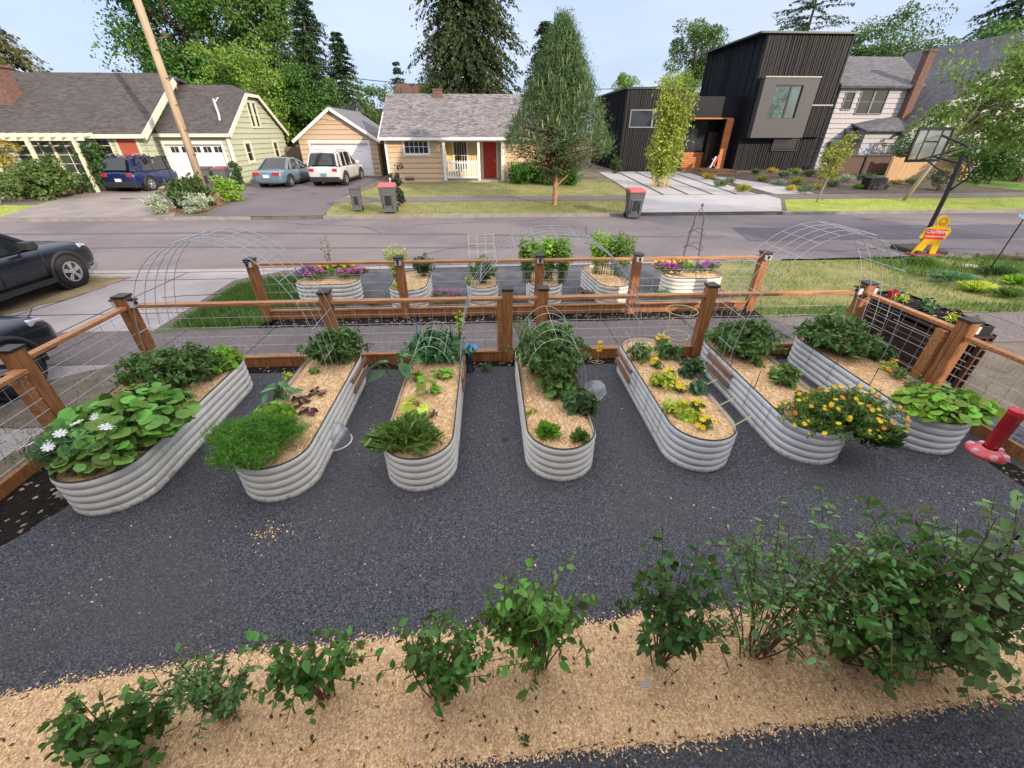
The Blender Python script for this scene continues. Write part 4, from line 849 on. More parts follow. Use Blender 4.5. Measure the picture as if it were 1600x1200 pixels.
mb = MB(); mb.tube([kp(.06+.085*cos(a), .86+.09*sin(a), .03) for a in np.linspace(0, 2*pi, 17)], .008, 5); mb.tube([kp(.06+.04*cos(a), .84+.03*sin(a), .035) for a in np.linspace(pi+.3, 2*pi-.3, 7)], .006, 4); mb.build('face', mat('dark_yellow', (.20,.10,.01), .5), ks)
mb = MB(); mb.prism([(-.22,.40),(.26,.40),(.26,.66),(-.22,.66)], lambda u, z: kp(u,z,.032), lambda u, z: kp(u,z,.044)); pn = mb.build('red_panel', mat('red_panel', (.72,.03,.02), .4), ks)
def text(s, size, loc, xd, up, m, parent, ext=.001, name='lettering'):
    c = bpy.data.curves.new('lettering', 'FONT'); c.body = s; c.size = size; c.extrude = ext; c.align_x = 'CENTER'; c.align_y = 'CENTER'; c.offset = size*.02
    o = bpy.data.objects.new('tmp', c); S.collection.objects.link(o); bpy.context.view_layer.update()
    dg = bpy.context.evaluated_depsgraph_get(); me = bpy.data.meshes.new_from_object(o.evaluated_get(dg)); bpy.data.objects.remove(o)
    xd = unit(np.array(xd, float)); up = unit(np.array(up, float)); nn = np.cross(xd, up); rl_ = rootloc(parent); L0 = np.array(loc, float)
    for v in me.vertices: q = L0+xd*v.co.x+up*v.co.y+nn*v.co.z-rl_; v.co = q
    me.materials.clear(); me.materials.append(m); return link_mesh(name, me, None, parent)
text('CAUTION', .105, kp(.02,.59,.05), ku, (0,0,1), WHITE, ks); text('CHILDREN AT PLAY', .052, kp(.02,.47,.05), ku, (0,0,1), WHITE, ks)
mb = MB(); mb.box(12.05,12.9,11.12,11.5,0,.06); mb.build('base', mat('red_brown_base', (.25,.05,.04), .6), ks, bevel=.02)
def rock(name, x, y, rx, ry, rz_, label, m, seed=0):
    rng = random.Random(seed); mb = MB(); n = 10
    for j in range(5):
        t = j/4; rr = cos(t*pi/2*.95); 
        for i in range(n): a = 2*pi*i/n; q = rng.uniform(.85,1.12); mb.v.append((x+rx*rr*cos(a)*q, y+ry*rr*sin(a)*q, tz(y)-.02+rz_*sin(t*pi/2)*rng.uniform(.9,1.1)))
    for j in range(4):
        for i in range(n): mb.f.append((j*n+i, j*n+(i+1) % n, (j+1)*n+(i+1) % n, (j+1)*n+i))
    mb.f.append(tuple(4*n+i for i in range(n)))
    o = mb.build(name, m, loc=(x, y, tz(y)), smooth=False); return setp(o, label, 'rock')
ROCKM = mat('grey_rock', (.30,.28,.26), .9, 0, .25, 6, bump=.5)
rock('rock', 12.1, 10.75, .28, .16, .1, 'flat grey rock in the grass before the basketball hoop', ROCKM, 1); rock('rock', 12.6, 10.15, .3, .12, .08, 'pale flat stone, nearest of the stones by the yellow sign', mat('pale_rock', (.5,.49,.47), .9), 2)
rock('rock', 13.2, 10.9, .35, .15, .12, 'brown grey rock right of the yellow sign', mat('brown_rock', (.22,.17,.13), .9, 0, .3, 6, bump=.5), 3)
lg = MB().tube([(13.6,10.9,.07),(15.6,10.3,.08),(17.2,9.6,.06)], [.08,.1,.07], 8).build('log', BARK, loc=(15.4,10.3,0)); setp(lg, 'weathered log lying along the verge right of the yellow sign', 'log')
# glass garden spinner on a thin rod at the right edge
sp_ = thing('garden_spinner', (12.35, 9.4, 0), 'pale glass ornament on a thin leaning black rod at the right edge', 'garden ornament')
MB().tube([(12.0,9.2,0),(11.3,8.6,1.45)], .012, 6).build('rod', BLACK, sp_)
MB().lathe([(0,-.1),(.09,-.06),(.12,0),(.09,.06),(0,.1)], (11.27,8.57,1.55), 12).build('ornament', clear('teal_glass', (.7,.9,.95), .1), sp_, smooth=True)
# ================================================================ FENCES
def post(parent, x, y, h=1.13, w=.142, z0=0, cap=True):
    mb = MB(); mb.box(x-w/2,x+w/2,y-w/2,y+w/2,z0-.05,h); p_ = mb.build('post', WOOD, parent, bevel=.006)
    if cap:
        mb = MB(); c = w/2+.012; mb.box(x-c,x+c,y-c,y+c,h+.001,h+.028); mb.add([(x-c,y-c,h+.028),(x+c,y-c,h+.028),(x+c,y+c,h+.028),(x-c,y+c,h+.028),(x,y,h+.06)],[(0,1,4),(1,2,4),(2,3,4),(3,0,4)]); k_ = mb.build('post_cap', mat('dark_cap', (.03,.025,.025), .4), parent); k_.parent = p_
    return p_
def lamp(x, y, z, dx, dy, parent=None):
    """small solar fence light fixed on a post's side"""
    mb = MB(); mb.obox((x+dx*.03,y+dy*.03,z),(.05 if dx == 0 else .03,0,0),(0,.05 if dy == 0 else .03,0),(0,0,.045)); o = mb.build('solar_light', mat('lamp_housing', (.75,.76,.8), .3, .2), parent)
    mb = MB(); mb.obox((x+dx*.045,y+dy*.045,z+.055),(.042,0,0),(0,.042,0),(0,0,.008)); mb.obox((x+dx*.062,y+dy*.062,z-.0),(.016,0,0),(0,.016,0),(0,0,.03)); c = mb.build('lamp_cover', BLACK, parent); c.parent = o
    return o
def mesh_panel(parent, p, q, z0, z1, du=.19, dz=.145, r=.0026):
    p, q = np.array(p, float), np.array(q, float); Ln = np.linalg.norm(q-p); d = (q-p)/Ln; mb = MB(); rg = random.Random(int(p[0]*10))
    n = int(Ln/du)
    for i in range(n+1): a = p+d*(i+.5)*Ln/(n+1); mb.tube([(a[0],a[1],z0),(a[0],a[1],z1)], r, 4, False)
    m = int((z1-z0)/dz)
    for i in range(m+1): z = z0+.03+(z1-z0-.06)*i/m; o = np.array((-d[1],d[0]))*r*1.2; mb.tube([(p[0]+o[0],p[1]+o[1],z),(q[0]+o[0],q[1]+o[1],z)], r, 4, False)
    mb.build('wire_mesh', WIRE, parent)
def rail(parent, p, q, z, name='rail', h=.045, w=.095): mb = MB(); mb.beam((*p,z),(*q,z),w,h); mb.build(name, WOODH, parent, bevel=.006)
def board(parent, p, q, z0, z1): mb = MB(); mb.beam((*p,(z0+z1)/2),(*q,(z0+z1)/2),.045,z1-z0); mb.build('bottom_board', WOOD, parent, bevel=.004)
FX0, FX1, FYY = -4.92, 5.5, 5.58
f = thing('garden_fence', (.24, FYY, 0), 'orange cedar post and wire fence between the raised beds and the sidewalk', 'fence')
ps = [-2.28, .24, .74, 3.18]
for x in ps: post(f, x, FYY)
ends = [FX0]+ps+[FX1]
for a, b in zip(ends[:-1], ends[1:]):
    rail(f, (a+.071,FYY), (b-.071,FYY), 1.0); board(f, (a+.071,FYY), (b-.071,FYY), .0, .15); rail(f, (a+.071,FYY), (b-.071,FYY), .175, h=.03, w=.07)
    mesh_panel(f, (a+.075,FYY), (b-.075,FYY), .19, .975)
mb = MB(); mb.box(.09,.165,FYY-.03,FYY+.03,.2,.97); mb.build('frame_board', WOODH, f)
fl = thing('garden_fence', (FX0, 4.5, 0), 'left side cedar and wire fence beside the driveway, with black capped corner post', 'fence')
post(fl, FX0, FYY-.03); post(fl, FX0+.06, 3.98)
for (a, b) in (((FX0+.01,FYY-.1),(FX0+.05,4.05)), ((FX0+.14,3.90),(FX0+.30,1.4))):
    rail(fl, a, b, 1.0 if a[1] > 5 else .93); board(fl, a, b, 0, .15); mesh_panel(fl, a, b, .17, .96 if a[1] > 5 else .9)
mb = MB(); mb.box(FX0+.05,FX0+.13,3.80,3.90,.0,.95); mb.build('frame_board', WOODH, fl)
post(fl, FX0+.33, 1.3)
for a in ((FX0-.075,FYY-.03,1.04,-1,0),(FX0+.075,FYY-.03,1.04,1,0),(FX0-.02,3.98,1.04,-1,0)): lamp(*a, parent=fl)
fr_ = thing('garden_fence', (FX1, 4.5, 0), 'right side cedar and wire fence sloping toward the viewer past the dark planter stand', 'fence')
post(fr_, FX1, FYY-.03); post(fr_, FX1+.07, 4.15); post(fr_, FX1+.2, 1.9); mb = MB(); mb.box(FX1-.045,FX1+.075,4.24,4.36,0,.96); mb.build('frame_board', WOODH, fr_)
for (a, b) in (((FX1+.0,FYY-.1),(FX1+.05,4.22)), ((FX1+.07,4.08),(FX1+.18,1.97))): rail(fr_, a, b, 1.0 if a[1] > 5 else .95); board(fr_, a, b, 0, .15); mesh_panel(fr_, a, b, .17, .96)
for a in ((FX1-.075,FYY-.03,1.03,-1,0),(FX1+.075,FYY-.03,1.03,1,0),(FX1+.145,4.15,1.03,1,0)): lamp(*a, parent=fr_)
RY = 7.42
f = thing('garden_fence', (.9, RY, 0), 'second cedar and wire fence beyond the sidewalk, in front of the small round planters', 'fence')
ps = [-4.15, -1.6, .9, 2.70, 5.08]
for x in ps: post(f, x, RY, 1.12)
for a, b in zip(ps[:-1], ps[1:]):
    rail(f, (a+.071,RY), (b-.071,RY), 1.05, h=.04); board(f, (a+.071,RY), (b-.071,RY), .02, .16); rail(f, (a+.071,RY), (b-.071,RY), .19, h=.035, w=.07); mesh_panel(f, (a+.075,RY), (b-.075,RY), .21, 1.02)
for x in ps: lamp(x, RY-.072, 1.07, 0, -1, parent=f)
# ================================================================ RAISED BEDS
def capsule(w, L_, n=20, ins=0):
    """outline, near end at y=0, far end at y=L_"""
    r = w/2; o = []
    for i in range(n+1): a = pi+pi*i/n; o.append((cos(a)*(r-ins), r+sin(a)*(r-ins)))
    for i in range(n+1): a = pi*i/n; o.append((cos(a)*(r-ins), L_-r+sin(a)*(r-ins)))
    # straight sides get extra points
    res = []
    for i, p in enumerate(o):
        res.append(p); q = o[(i+1) % len(o)]
        if math.dist(p, q) > .3:
            k = int(math.dist(p, q)/.15)
            for j in range(1, k): res.append((p[0]+(q[0]-p[0])*j/k, p[1]+(q[1]-p[1])*j/k))
    return res
def wall_mesh(out, h, amp=.013, nr=5):
    n = len(out); prof = []; st = 6
    if amp:
        for k in range(nr):
            for q, o in ((0,-.012),(.06,-.002),(.16,.010),(.34,.016),(.55,.017),(.74,.013),(.88,.004),(.95,-.006)): prof.append((o*amp/.013, h*(k+q)/nr))
        prof.append((-.008, h))
    else: prof = [(0, h*.5), (0, h)]
    mb = MB(); P_ = np.array(out); nx = np.roll(P_, -1, 0)-np.roll(P_, 1, 0); nx = unit(np.stack([nx[:,1], -nx[:,0]], 1))
    for (o, z) in prof:
        for i in range(n): mb.v.append((P_[i,0]+nx[i,0]*o, P_[i,1]+nx[i,1]*o, z))
    for j in range(len(prof)-1):
        for i in range(n): mb.f.append((j*n+i, j*n+(i+1) % n, (j+1)*n+(i+1) % n, (j+1)*n+i))
    return mb
BH = .43
def raised_bed(x, y, w, L_, label, m=GALV, h=BH, name='raised_bed', cat='raised garden bed', group='long corrugated raised beds', rz=0, fill=None, ties=True, cx=None):
    t = thing(name, (x, y, 0), label, cat, group, rz)
    out = capsule(w, L_); wall_mesh(out, h, nr=5 if h > .4 else 4).build('corrugated_wall', m, t, smooth=True, world=False)
    wm = wall_mesh(out, h, nr=5 if h > .4 else 4); nn = len(out); prof_n = len(wm.v)//nn
    k0 = [i for i in range(nn) if abs(abs(out[i][0])-w/2) < .004]; picks = k0[2::5] if L_ > 2 else k0[1::6]
    for i in picks:
        p0 = np.array(out[i]); sgn = 1 if p0[0] > 0 else -1; sb = MB()
        for j in range(prof_n):
            q = np.array(wm.v[j*nn+i]); 
            for dy in (-.014, .014): sb.v.append((q[0]+sgn*.003, q[1]+dy, q[2]))
        for j in range(prof_n-1): sb.f.append((2*j, 2*j+1, 2*j+3, 2*j+2))
        sb.build('panel_seam', m, t, world=False)
    inn = wall_mesh(capsule(w, L_, ins=.006), h-.002, amp=0, nr=1); inn.f = [f_[::-1] for f_ in inn.f]; inn.build('liner', m, t, world=False)
    mb = MB(); mb.tube([(*p, h+.002) for p in out]+[(*out[0], h+.002)], .008, 5); mb.build('rim', RIM, t, world=False)
    n = len(out); ins = capsule(w, L_, ins=.012); mb = MB(); rg = random.Random(int(x*100)); rings = [1, .8, .5, .2]
    c = (0, L_/2)
    for k, s_ in enumerate(rings):
        for (px, py) in ins:
            yy = min(max(py, w/2), L_-w/2); qx, qy = (px-0)*s_, yy+(py-yy)*s_
            mb.v.append((qx, qy, h-.05+(.018 if k else -.005)+rg.uniform(-.006,.006)))
    for k in range(3):
        for i in range(n): mb.f.append((k*n+i, k*n+(i+1) % n, (k+1)*n+(i+1) % n, (k+1)*n+i))
    mb.f.append(tuple(3*n+i for i in range(n))); mb.build('mulch', fill or STRAW, t, world=False)
    if ties:
        for yy in np.arange(w*.7, L_-.3, .42):
            mb = MB(); k = w/2+.019; mb.tube([(-k,yy+.01,h*.35),(-k,yy,h+.006),(0,yy,h+.012),(k,yy,h+.006),(k,yy+.01,h*.35)], .0024, 4)
            mb.build('tie_wire', mat('dark_wire', (.05,.04,.04), .5), t, world=False)
    return t
BX = [-3.66, -2.13, -.75, .68, 2.17, 3.42, 4.84]; BY = [2.77, 2.85, 2.91, 2.97, 3.02, 3.06, 3.14]; BWD = [.74, .70, .68, .69, .69, .70, .70]
bl = ['far left white corrugated bed packed with squash leaves and a tomato bush', 'white corrugated bed with feathery dill at its near end and purple lettuces, second from left', 'white corrugated bed with strappy herb clump and young squash, third from left',
      'narrow straight-facing white corrugated bed in the middle, two small round herbs at its near end', 'corrugated bed dotted with yellow marigolds, mostly bare straw at the near end', 'blue-grey corrugated bed with a big yellow-flowered bush spilling over its near end', 'far right corrugated bed with round nasturtium leaves behind the red feeder']
BL = [2.45,2.45,2.42,2.42,2.40,2.40,2.35]
for i in range(7): raised_bed(BX[i], BY[i], BWD[i], BL[i], bl[i], GALV if i < 4 else GALVB, ties=i in (4, 5, 6))
# clamp boards of the arches, bolted to bed sides
def clamp(x, y0, z, label, side):
    mb = MB(); a, b = (x, x+.022) if side > 0 else (x-.022, x)
    mb.box(a, b, y0, y0+.62, z, z+.07); mb.box(a, b, y0, y0+.62, z+.14, z+.21)
    o = mb.build('clamp_boards', mat('clamp_wood', (.33,.18,.11), .75, 0, .3, 3, mscale=(6,.8,6)), loc=(x, y0, z)); setp(o, label, 'wooden boards', 'boards clamping the arch feet')
clamp(BX[1]+.37, 4.5, .17, 'two brown boards bolted outside the far right side of the dill bed', 1)
clamp(BX[2]+.36, 4.45, .17, 'two brown boards bolted on the far right side of the third bed', 1)
clamp(BX[4]-.36, 4.55, .17, 'two brown boards bolted on the far left side of the marigold bed', -1)
clamp(BX[5]-.37, 4.35, .17, 'two brown boards bolted on the far left side of the bed with the yellow-flowered bush', -1)
# cattle panel arches
def arch(xa, xb, y0, label, n=5, apex=2.06, skew=0):
    t = thing('wire_arch', ((xa+xb)/2, y0, 0), label, 'trellis arch', 'wire panel arches between the beds')
    cx, r = (xa+xb)/2, (xb-xa)/2; mb = MB(); zs = .95
    def pt(s, y):   # s 0..1 along the arch
        a = pi*(1-s); return (cx+r*cos(a)*(1 if 1 else 1)*(1.0), y, .25+(apex-.25)*abs(sin(a))**.72)
    ss = np.linspace(0, 1, 33)
    for i in range(n): mb.tube([pt(s, y0+i*.17+skew*s) for s in ss], .0036, 5, False)
    for s in np.linspace(.04, .96, 15): a = pt(s, y0); b = pt(s, y0+(n-1)*.17); mb.tube([(a[0],a[1]+skew*s,a[2]+.004),(b[0],b[1]+skew*s,b[2]+.004)], .0032, 4, False)
    mb.build('wire_panel', WIRE, t)
arch(-4.06, -2.02, 4.5, 'tall silver wire arch over the gap right of the far left bed')
arch(-.40, 1.86, 4.45, 'tall silver wire arch over the middle bed')
arch(3.05, 5.12, 4.5, 'tall silver wire arch over the right hand beds')
# ================================================================ PLANTS
def blooms(fm, t, pp, nrm, sz, ft):
    for j in range(len(pp)):
        ax = np.cross(nrm[j:j+1], unit(np.array([[.3,.9,.1]]))); leaves('flower', fm, t, pp[j:j+1], ax, sz[j:j+1], ft, up=nrm[j:j+1])
LG = leafm('leaf_mid_green', (0.139,0.254,0.049)); LD = leafm('leaf_dark_green', (0.055,0.126,0.035)); LB = leafm('leaf_bright_green', (0.216,0.425,0.043)); LY = leafm('leaf_yellow_green', (0.507,0.608,0.078))
LBL = leafm('leaf_blue_green', (0.102,0.243,0.096)); LT = leafm('leaf_tomato', (0.102,0.203,0.052)); DILL = leafm('leaf_dill', (0.115,0.304,0.035), .3); PURP = leafm('leaf_purple', (0.088,0.022,0.036))
BLU = leafm('leaf_berry_bush', (0.088,0.213,0.038), .4); BLU2 = leafm('leaf_berry_bluish', (0.152,0.304,0.096), .4); SILV = leafm('leaf_silver', (0.761,0.689,0.434))
FYEL = leafm('petal_yellow', (.90,.62,.02), .15, .15); FOR = leafm('petal_orange', (.90,.22,.02), .2, .15); FWH = leafm('petal_white', (.85,.84,.80), .08, .15); FPUR = leafm('petal_purple', (.20,.03,.25), .4, .15); FMAG = leafm('petal_magenta', (.45,.05,.28), .35, .15)
def stems_of(rng, c, rx, ry, h, ns, spread=.25, lean=(0,0), flat=.55, lo=.15):
    out = []
    for i in range(ns):
        a = rng.uniform(0, 2*pi); q = sqrt(rng.uniform(lo**2, 1)); tx, ty = q*cos(a)*rx+lean[0], q*sin(a)*ry+lean[1]
        th = h*(1-flat*q*q)*rng.uniform(.8, 1.05); b = np.array(c)+np.array((tx*spread*rng.uniform(.2,1), ty*spread*rng.uniform(.2,1), 0))
        e = np.array(c)+np.array((tx, ty, th)); m = b*.5+e*.5+np.array((-tx*.18, -ty*.18, th*.18))+rng.normal(size=3)*.03*h
        out.append(np.array([(1-t)**2*b+2*t*(1-t)*m+t*t*e for t in np.linspace(0, 1, 7)]))
    return out
def along(s, t):
    f = t*(len(s)-1); i = min(int(f), len(s)-2); u = f-i; return s[i]*(1-u)+s[i+1]*u, unit(s[i+1]-s[i])
def plant(name, label, cat, c, rx, ry, h, ns=14, lps=10, ll=.06, tmpl=T_OVAL, m=LG, sm=STEM, sr=.004, t0=.25, droop=.2, out=.9, group=None, seed=1, lean=(0,0), flat=.55, spread=.25, width=1, flowers=None, jit=.0, upw=.45, twigs=0, lo=.15, vary=.35):
    """foliage + stems (+ flowers: list of (material, count, size, template, where))"""
    rng = np.random.default_rng(seed*7919+13); t = thing(name, c, label, cat, group)
    st = stems_of(rng, c, rx, ry, h, ns, spread, lean, flat, lo); mb = MB()
    for s in st: mb.tube(s, list(np.linspace(sr, sr*.35, len(s))), 4, False)
    src = [(s, t0) for s in st]
    for s in st[:]:
        for k in range(twigs):
            p, d = along(s, rng.uniform(.3, .95)); e = p+unit(d*.6+rdir(rng,1)[0]*.9)*h*rng.uniform(.12,.28); tw = np.array([p+(e-p)*q for q in np.linspace(0, 1, 4)]); mb.tube(tw, sr*.4, 3, False); src.append((tw, .15))
    mb.build('stems', sm, t)
    P_, A_, Sz = [], [], []
    for s, a0 in src:
        k = lps if len(s) > 4 else max(2, int(lps*.5))
        for j in range(k):
            q = a0+(1-a0)*(j+rng.uniform(.2,1))/k; p, d = along(s, min(q, 1)); rd = rdir(rng, 1)[0]; sidev = rd-d*np.dot(rd, d)
            A_.append(d*(1-out)+unit(sidev)*out+np.array((0,0,-droop))+np.array((0,0,.25*(q > .9)))); P_.append(p+rng.normal(size=3)*jit); Sz.append(ll*rng.uniform(1-vary, 1+vary)*(1.05-.35*(q > .9)))
    P_, A_ = np.array(P_), np.array(A_); N = len(P_); up = unit(np.array((0,0,1.))*upw+rdir(rng, N)*(1-upw)+1e-6)
    leaves('foliage', m, t, P_, A_, np.array(Sz), tmpl, up=up, width=width)
    for (fm, n, sz, ft, where) in (flowers or []):
        pp = []
        for i in range(n):
            s = st[rng.integers(len(st))]; e = s[-1]+np.array((0,0,rng.uniform(0,.04)*h*3))
            if where == 'body': e = along(s, rng.uniform(.5,1))[0]+rdir(rng,1)[0]*ll*.7
            pp.append(e)
        pp = np.array(pp); nrm = unit(np.array((0,-.35,.9))+rdir(rng,n)*.45); 
        blooms(fm, t, pp, nrm, sz*rng.uniform(.75,1.2,n), ft)
    return t
def clump(name, label, cat, c, rx, ry, h, n, bl, m, tmpl=T_BLADE, group=None, seed=1, flat=.35, fuzz=0, width=1, flowers=None, droop=.0, sm=STEM, messy=0):
    """dense dome of fine foliage: blades from the crown out plus fuzz tufts at their ends"""
    rng = np.random.default_rng(seed*331+7); t = thing(name, c, label, cat, group)
    a = rng.uniform(0, 2*pi, n); q = np.sqrt(rng.uniform(.0, 1, n)); e = np.stack([q*np.cos(a)*rx, q*np.sin(a)*ry, h*(1-flat*q**2)*rng.uniform(.55,1.05,n)], 1)
    lump = 1+.18*np.sin(a*3+seed)+.12*np.sin(a*5+2*seed); e *= lump[:, None]*np.array((1,1,.0))+np.array((0,0,1.))
    b = e*np.array((.35,.35,.3)); P_ = np.array(c)+b; A_ = e-b+rng.normal(size=(n,3))*(.02+messy*.3*h)+np.array((0,0,-droop*h))
    L_ = np.minimum(np.linalg.norm(A_, axis=1), bl*rng.uniform(.8,1.3,n)); P_ = np.array(c)+e-unit(A_)*L_[:,None]
    leaves('foliage', m, t, P_, A_, L_, tmpl, up=rdir(rng, n), width=width)
    if fuzz:
        k = n*fuzz; i = rng.integers(0, n, k); P2 = np.array(c)+e[i]*rng.uniform(.75,1.02,(k,1))+rng.normal(size=(k,3))*.02
        leaves('feathery_leaves', m, t, P2, rdir(rng,k)+np.array((0,0,.5)), bl*.34*rng.uniform(.5,1.5,k), T_THIN, up=rdir(rng,k), width=2.6)
    mb = MB()
    for i in range(min(10, n)): mb.tube([np.array(c), np.array(c)+e[i]*.6, np.array(c)+e[i]*.95], .003, 4, False)
    mb.build('stems', sm, t)
    for (fm, nf, sz, ft, where) in (flowers or []):
        i = rng.integers(0, n, nf); pp = np.array(c)+e[i]*(1.04 if where != 'body' else 1.0)+np.array((0,0,.02)); nrm = unit(np.array((0,-.3,.9))+rdir(rng,nf)*.5)
        blooms(fm, t, pp+(np.array((0,0,.04)) if sz > .09 else 0), nrm, sz*rng.uniform(.7,1.2,nf), ft)
    return t
def bigleaf(name, label, cat, c, rx, ry, h, n, ls, m, tmpl=T_LOBE, group=None, seed=1, flowers=None, tilt=.35, lo=0):
    """broad leaves each on its own stalk"""
    rng = np.random.default_rng(seed*91+3); t = thing(name, c, label, cat, group); mb = MB()
    a = rng.uniform(0, 2*pi, n); q = np.sqrt(rng.uniform(lo, 1, n)); e = np.stack([q*np.cos(a)*rx, q*np.sin(a)*ry, h*(1-.45*q**2)*rng.uniform(.45,1.05,n)], 1)+np.array(c)
    for i in range(n): b = np.array(c)+(e[i]-np.array(c))*np.array((.35,.35,0)); mb.tube([b, (b+e[i])/2+np.array((0,0,.03)), e[i]], .0035, 4, False)
    mb.build('stems', STEM, t)
    o_ = np.stack([np.cos(a), np.sin(a), np.zeros(n)], 1); ax = o_+rng.normal(size=(n,3))*.5; ax[:,2] = -.25+rng.normal(size=n)*.2
    up = unit(np.array((0,0,1.))+o_*tilt+rng.normal(size=(n,3))*.42); sz = ls*rng.uniform(.6,1.25,n); axn = unit(ax)
    leaves('foliage', m, t, e-axn*sz[:,None]*.35, axn, sz, tmpl, up=up)
    for (fm, nf, s_, ft, where) in (flowers or []):
        i = rng.integers(0, n, nf); pp = e[i]+np.array((0,0,.05)); nrm = unit(np.array((0,-.5,.7))+rdir(rng,nf)*.5); blooms(fm, t, pp, nrm, s_*rng.uniform(.8,1.15,nf), ft)
    return t
BT = .385
def B(px, py, z=BT): return G(px, py, z)
# ---- bed 1 (far left)
bigleaf('squash_plant', 'large squash plant with broad leaves spilling over the far left bed', 'vegetable plant', (-3.64,3.50,BT), .56, .56, .42, 380, .12, leafm('leaf_squash', (0.145,0.324,0.048), .45), T_ROUND, seed=1)
bigleaf('squash_plant', 'darker squash leaves at the near corner of the far left bed, under the white flowers', 'vegetable plant', (-3.58,3.06,BT), .36, .24, .28, 110, .11, LG, T_ROUND, seed=2)
clump('cosmos_plant', 'feathery cosmos with white flowers at the near end of the far left bed', 'flowering plant', (-3.82,3.12,BT), .34, .28, .40, 420, .2, LBL, T_THIN, fuzz=4, seed=3, flowers=[(FWH,9,.10,T_FLOWER,'tip')])
plant('tomato_plant', 'bushy dark tomato plant in the middle of the far left bed', 'vegetable plant', (-3.82,4.45,BT), .56, .46, .50, 95, 16, .07, T_OVAL, LT, seed=4, twigs=3, flat=.5)
plant('potato_plant', 'leafy bright bean plant at the far right end of the far left bed', 'vegetable plant', (-3.50,4.88,BT), .30, .28, .28, 40, 9, .095, T_OVAL, LB, seed=5, width=1.5)
# ---- bed 2
clump('dill_plant', 'large feathery dill mound over the near end of the second bed', 'herb', (-2.25,3.14,BT), .42, .38, .32, 900, .10, DILL, T_THIN, fuzz=26, seed=6)
plant('pepper_plant', 'bright leafy pepper plant just behind the dill', 'vegetable plant', (-2.28,3.62,BT), .22, .16, .26, 18, 9, .09, T_OVAL, LB, seed=7, width=1.3)
bigleaf('broccoli_plant', 'blue-green broccoli plant leaning over the left rim of the second bed', 'vegetable plant', (-2.42,4.05,BT), .20, .18, .24, 14, .17, LBL, T_OVAL, seed=8)
for i, (px, py, s_) in enumerate([(497,618,.10),(470,628,.09),(485,645,.10),(458,640,.07),(478,632,.06)]):
    lab = ['dark purple lettuce nearest the right rim of the second bed','dark purple lettuce head in the middle of its cluster','dark purple lettuce nearest the viewer in its cluster','small purple lettuce left of the others','tiny purple lettuce tucked between two others'][i]
    bigleaf('lettuce_plant', lab, 'lettuce', B(px,py), s_*.8, s_*.8, s_*.9, 12, s_*.9, PURP, T_OVAL, group='purple lettuces in the second bed', seed=20+i)
for i, (px, py, lab) in enumerate([(450,595,'small green seedling upper left in the second bed straw'),(493,583,'pale green seedling near the tomato bush of the second bed'),(455,672,'thin seedling beside the dill on its right'),(438,622,'slim young plant between broccoli and dill')]):
    plant('seedling', lab, 'seedling', B(px,py), .07, .07, .14, 6, 5, .06, T_OVAL, LG if i % 2 else LY, seed=30+i, sr=.002)
plant('tomato_plant', 'big tomato bush at the far end of the second bed', 'vegetable plant', (-2.05,5.0,BT), .44, .34, .46, 70, 14, .07, T_OVAL, LT, seed=9, twigs=3)
# ---- bed 3
clump('tarragon_plant', 'strappy green tarragon clump over the near end of the third bed', 'herb', (-.86,3.2,BT), .40, .32, .30, 560, .14, LG, T_BLADE, seed=10, flat=.5, width=2.2, fuzz=0, messy=.5)
for i, (px, py, r_, n, lab) in enumerate([(648,600,.12,7,'young squash plant upper left in the third bed straw'),(690,592,.10,8,'young squash plant by the right rim of the third bed'),(655,640,.17,9,'yellowing squash plant in the middle of the third bed'),(672,615,.11,6,'small squash plant between the others in the third bed')]):
    bigleaf('squash_seedling', lab, 'vegetable plant', B(px,py), r_, r_, .14, n, .13, LY if i == 2 else LB, seed=40+i)
bigleaf('cabbage_plant', 'blue-green plant with big drooping leaves hanging out left of the third bed', 'vegetable plant', (-1.15,4.45,BT+.05), .30, .22, .30, 12, .26, LBL, T_OVAL, seed=11, tilt=.6)
bigleaf('lettuce_plant', 'small dark lettuce near the right rim of the third bed', 'lettuce', B(680,650), .05, .05, .06, 8, .06, PURP, T_OVAL, seed=12)
plant('kale_plant', 'dark blue-green kale and pea tangle at the far end of the third bed', 'vegetable plant', (-.72,5.0,BT), .50, .36, .40, 66, 12, .085, T_OVAL, LBL, seed=13, twigs=2)
plant('pea_plant', 'pale climbing pea at the far right corner of the third bed', 'vegetable plant', (-.45,5.25,BT), .09, .09, .62, 8, 12, .06, T_OVAL, LY, seed=14, flat=.1)
# ---- bed 4
clump('parsley_plant', 'small round bright herb at the near left of the middle bed', 'herb', B(855,682), .15, .13, .17, 190, .10, LB, T_OVAL, seed=15, flowers=None, width=.8)
clump('parsley_plant', 'small round herb at the near right of the middle bed', 'herb', B(905,688), .11, .11, .13, 150, .085, LG, T_OVAL, seed=16, width=.8)
plant('seedling', 'tiny pale seedling left of the bush in the middle bed', 'seedling', B(830,645), .07, .07, .08, 6, 5, .05, T_OVAL, LY, seed=17, sr=.002)
plant('tomato_plant', 'tall tomato bush under wire hoops filling the far half of the middle bed', 'vegetable plant', (.72,4.45,BT), .46, .54, .66, 120, 15, .08, T_OVAL, LT, seed=18, twigs=3, flat=.45)
plant('bean_plant', 'broad-leaved bean plant on the right rim of the middle bed', 'vegetable plant', B(905,640), .20, .20, .26, 24, 9, .105, T_OVAL, LD, seed=19, width=1.5)
plant('bean_plant', 'dark bean plant before the wire hoops of the middle bed', 'vegetable plant', B(868,615), .26, .2, .30, 28, 9, .11, T_OVAL, LG, seed=20, width=1.4)
